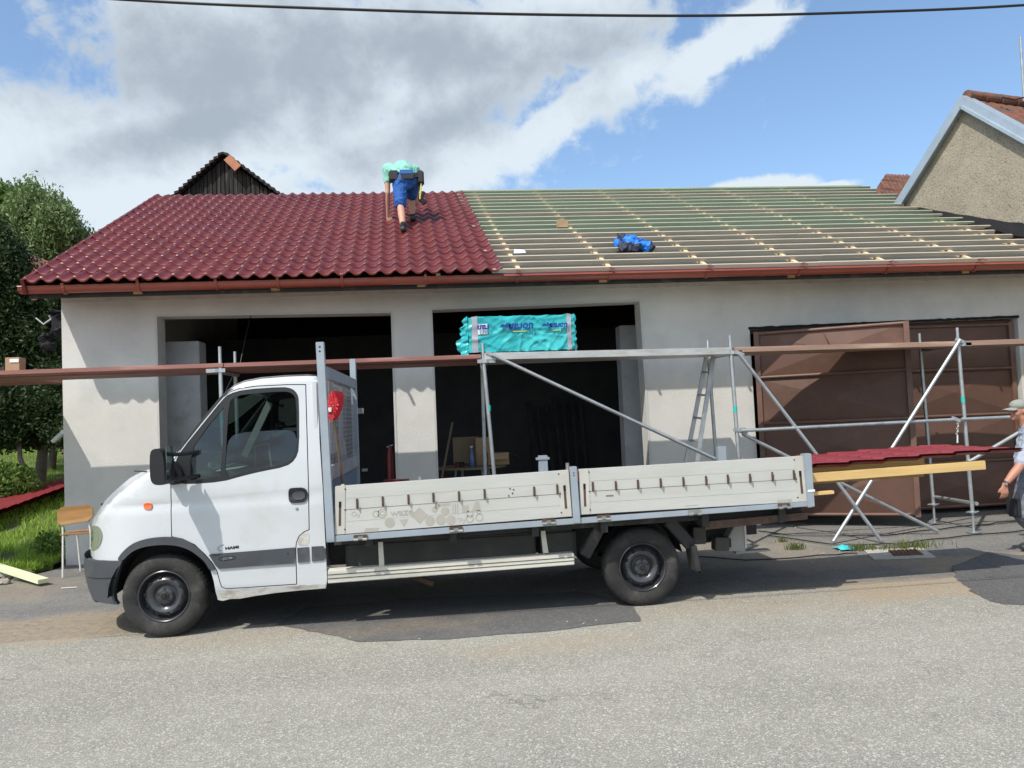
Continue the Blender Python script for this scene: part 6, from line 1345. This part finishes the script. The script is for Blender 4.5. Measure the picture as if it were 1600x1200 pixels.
bel = b.build('tool_belt', 'belt_black', rw, smooth=60)
b = MB(); b.box(c.x-.09, c.x+.13, c.y-.172, c.y-.150, c.z-.045, c.z+.03); b.build('belt_pad', 'belt_blue', bel, bevel=.008)
b = MB(); b.box(c.x-.07, c.x+.14, c.y-.178, c.y-.150, c.z-.13, c.z-.05); b.build('belt_flap', 'belt_black', bel, bevel=.008)
b = MB(); b.box(c.x-.27, c.x-.11, c.y-.16, c.y+.02, c.z-.14, c.z+.03); b.build('tool_pouch', 'belt_black', bel, bevel=.02)
b = MB(); b.box(c.x+.18, c.x+.30, c.y-.10, c.y+.10, c.z-.17, c.z+.04); b.build('tool_pouch', 'belt_black', bel, bevel=.02)
b = MB(); b.tube([c+Vector((.26, -.06, -.1)), c+Vector((.22, -.09, -.44))], .012, 8); b.build('hammer_handle', 'film_yellow', bel)
for an_, ft, side in ((aL, fl_, -1), (aR, fr2, 1)):
    organic('shoe', [[(ft+Vector((0, -.035, .045)), .048), (ft+Vector((0, .10, .065)), .045), (ft+Vector((.0, .17, .10)), .038)]], 'shoe', rw, .010, 3)
    organic('sock', [[(an_+Vector((0, 0, -.02)), .05), (an_+Vector((0, 0, .045)), .047)]], 'sock', rw, .010, 2)
# nail gun lying beyond him
q = at(654, 308, 13.6); b = MB(); b.bar(q, q+Vector((.12, 0, -.12)), .07, .09); b.bar(q+Vector((.05, 0, -.02)), q+Vector((.10, 0, .10)), .04, .05); tag(b.build('cordless_drill', 'plastic_black', bevel=.01), 'black cordless drill held beside the roofer near the roof ridge', 'drill')
# man in a cap walking in from the right edge
pw = thing('person', (6.75, 8.05, 0), 'man in a grey cap and pale T-shirt cut by the right picture edge', 'person')
Yp = 7.95
def pp(px, py, Y=Yp): return at(px, py, Y)
hd = Vector((6.50, Yp+.10, 1.545)); nk = hd+Vector((.07, 0, -.14)); ch_ = Vector((6.68, Yp+.12, 1.22)); wa = Vector((6.66, Yp+.12, .98)); hipc = Vector((6.70, Yp+.12, .86))
s1 = pp(1597, 697, Yp-.10)+Vector((.10, .0, -.02)); e1 = pp(1590, 728, Yp-.16)+Vector((.01, 0, -.02)); w1 = pp(1570, 757, Yp-.18)
s2 = Vector((6.80, Yp+.32, 1.28)); e2 = Vector((6.95, Yp+.40, 1.02)); w2 = Vector((6.90, Yp+.36, .78))
k1 = Vector((6.37, Yp+.02, .50)); a1 = Vector((6.55, Yp+.02, .10)); k2 = Vector((6.88, Yp+.24, .47)); a2 = Vector((7.05, Yp+.24, .10)); h1_ = hipc+Vector((-.12, -.10, 0)); h2_ = hipc+Vector((.03, .10, 0))
sg = [[(nk, .058), (hd+Vector((.03, 0, -.07)), .062)], [(nk, .07), (ch_, .13), (wa, .15), (hipc, .14)], [(s1, .07), (s2, .07)], [(s1, .062), (s1.lerp(e1, .5), .056), (e1, .046)], [(e1, .047), (e1.lerp(w1, .35), .046), (w1, .029)], [(s2, .058), (e2, .045)], [(e2, .045), (w2, .03)],
      [(h1_, .10), (k1, .062)], [(k1, .062), (k1.lerp(a1, .4), .062), (a1, .042)], [(h2_, .10), (k2, .062)], [(k2, .062), (k2.lerp(a2, .4), .062), (a2, .042)]]
sg += hand(w1+Vector((-.004, 0, -.01)), (-.05, 0, -1), (-1, .1, -.1), .0092, .55) + hand(w2, (-.1, 0, -1), (-1, 0, 0), .0092, .4)
fx = Vector((-1, 0, -.06)).normalized()
organic('body', sg, 'skin_sun', pw, .0085, 4, balls=[(hd+Vector((.02, 0, .02)), (.098, .076, .105)), (hd+Vector((-.03, 0, -.045)), (.058, .056, .062)), (hd+Vector((-.092, 0, -.012)), (.022, .013, .018)), (hd+Vector((-.082, 0, .008)), (.014, .011, .022)), (hd+Vector((-.078, 0, -.052)), (.014, .022, .008)), (hd+Vector((-.078, 0, -.066)), (.013, .02, .008)), (hd+Vector((-.070, 0, -.088)), (.020, .022, .018)), (hd+Vector((.022, -.078, -.01)), (.018, .010, .030)), (hd+Vector((.022, .078, -.01)), (.018, .010, .030)), (hd+Vector((-.05, -.045, -.03)), (.03, .022, .03))])
for s_ in (-1, 1): b = MB(); b.ball(hd+Vector((-.078, .030*s_, .012)), .011, 8); b.build('eye', 'paper', pw, smooth=60); b = MB(); b.ball(hd+Vector((-.0865, .031*s_, .012)), .005, 6); b.build('pupil', 'hair', pw)
organic('hair', [], 'hair', pw, .009, 2, balls=[(hd+Vector((.045, 0, .0)), (.082, .081, .075))])
cp_ = organic('cap', [], 'cap_grey', pw, .008, 3, balls=[(hd+Vector((.022, 0, .060)), (.112, .092, .070))])
b = MB(); n_ = 12; V = []
for k in range(n_+1):
    a = math.pi*(k/n_-.5); yy_ = .082*math.sin(a); xx_ = .075+.105*math.cos(a)
    for f_ in (0, .5, 1): V.append(hd+Vector((-(.06+(xx_-.06)*f_), yy_*(1-.1*f_), .045-.022*f_-.018*(yy_/.082)**2)))
b.add(V, [(3*k+j, 3*k+j+1, 3*k+3+j+1, 3*k+3+j) for k in range(n_) for j in (0, 1)]); vo_ = b.build('cap_visor', 'cap_grey', cp_, smooth=60); sm = vo_.modifiers.new('thick', 'SOLIDIFY'); sm.thickness = .006
tsh = [[(nk+Vector((.02, 0, -.04)), .085), (ch_, .158), (wa+Vector((-.01, 0, .02)), .182), (wa+Vector((0, 0, -.07)), .178)], [(s1+Vector((.02, .03, 0)), .082), (s2, .082)], [(s1, .083), (s1.lerp(e1, .75), .073)], [(s2, .08), (s2.lerp(e2, .6), .07)], [(ch_+Vector((0, -.08, .05)), .11), (wa+Vector((0, -.06, 0)), .13)]]
organic('t_shirt', tsh, 'shirt_grey', pw, .010, 4)
tr = [[(hipc+Vector((0, 0, .06)), .175), (hipc, .165)], [(h1_, .135), (h1_.lerp(k1, .6), .108), (k1+Vector((.02, 0, -.08)), .094), (k1.lerp(a1, .45), .080)], [(h2_, .13), (h2_.lerp(k2, .6), .105), (k2+Vector((.01, 0, -.06)), .092), (k2.lerp(a2, .45), .080)]]
trs = organic('work_trousers', tr, 'trousers_grey', pw, .010, 4)
b = MB(); b.box(k1.x-.10, k1.x-.02, k1.y-.08, k1.y+.08, k1.z-.12, k1.z+.08); b.build('knee_pad', 'belt_black', trs, bevel=.02)
b = MB(); b.box(h1_.x-.14, h1_.x+.02, h1_.y-.17, h1_.y-.10, h1_.z-.16, h1_.z+.02); b.build('thigh_pocket', 'trousers_grey', trs, bevel=.015)
for a_ in (a1, a2): organic('shoe', [[(a_+Vector((.02, 0, -.04)), .052), (a_+Vector((-.10, 0, -.055)), .045), (a_+Vector((-.16, 0, -.06)), .04)]], 'shoe', pw, .010, 3)
dw = (e1-w1).normalized(); MB().lathe(w1+dw*.015, dw, [(-.012, .031), (-.011, .035), (.011, .036), (.012, .032)], 20).build('wristwatch', 'belt_black', pw, smooth=50)
b = MB(); b.lathe(w1+dw*.015+Vector((-.018, -.033, 0)), (-.3, -1, 0), [(0, .016), (.006, .015), (.006, 0)], 16); b.build('watch_face', 'steel', pw)

tx = bpy.data.textures.new('folds', 'CLOUDS'); tx.noise_scale = .075; tx.noise_depth = 2
for o in bpy.data.objects:
    if o.name.split('.')[0] in ('t_shirt', 'work_shorts', 'work_trousers'):
        d_ = o.modifiers.new('folds', 'DISPLACE'); d_.texture = tx; d_.strength = .040; d_.mid_level = .5; d_.texture_coords = 'LOCAL'
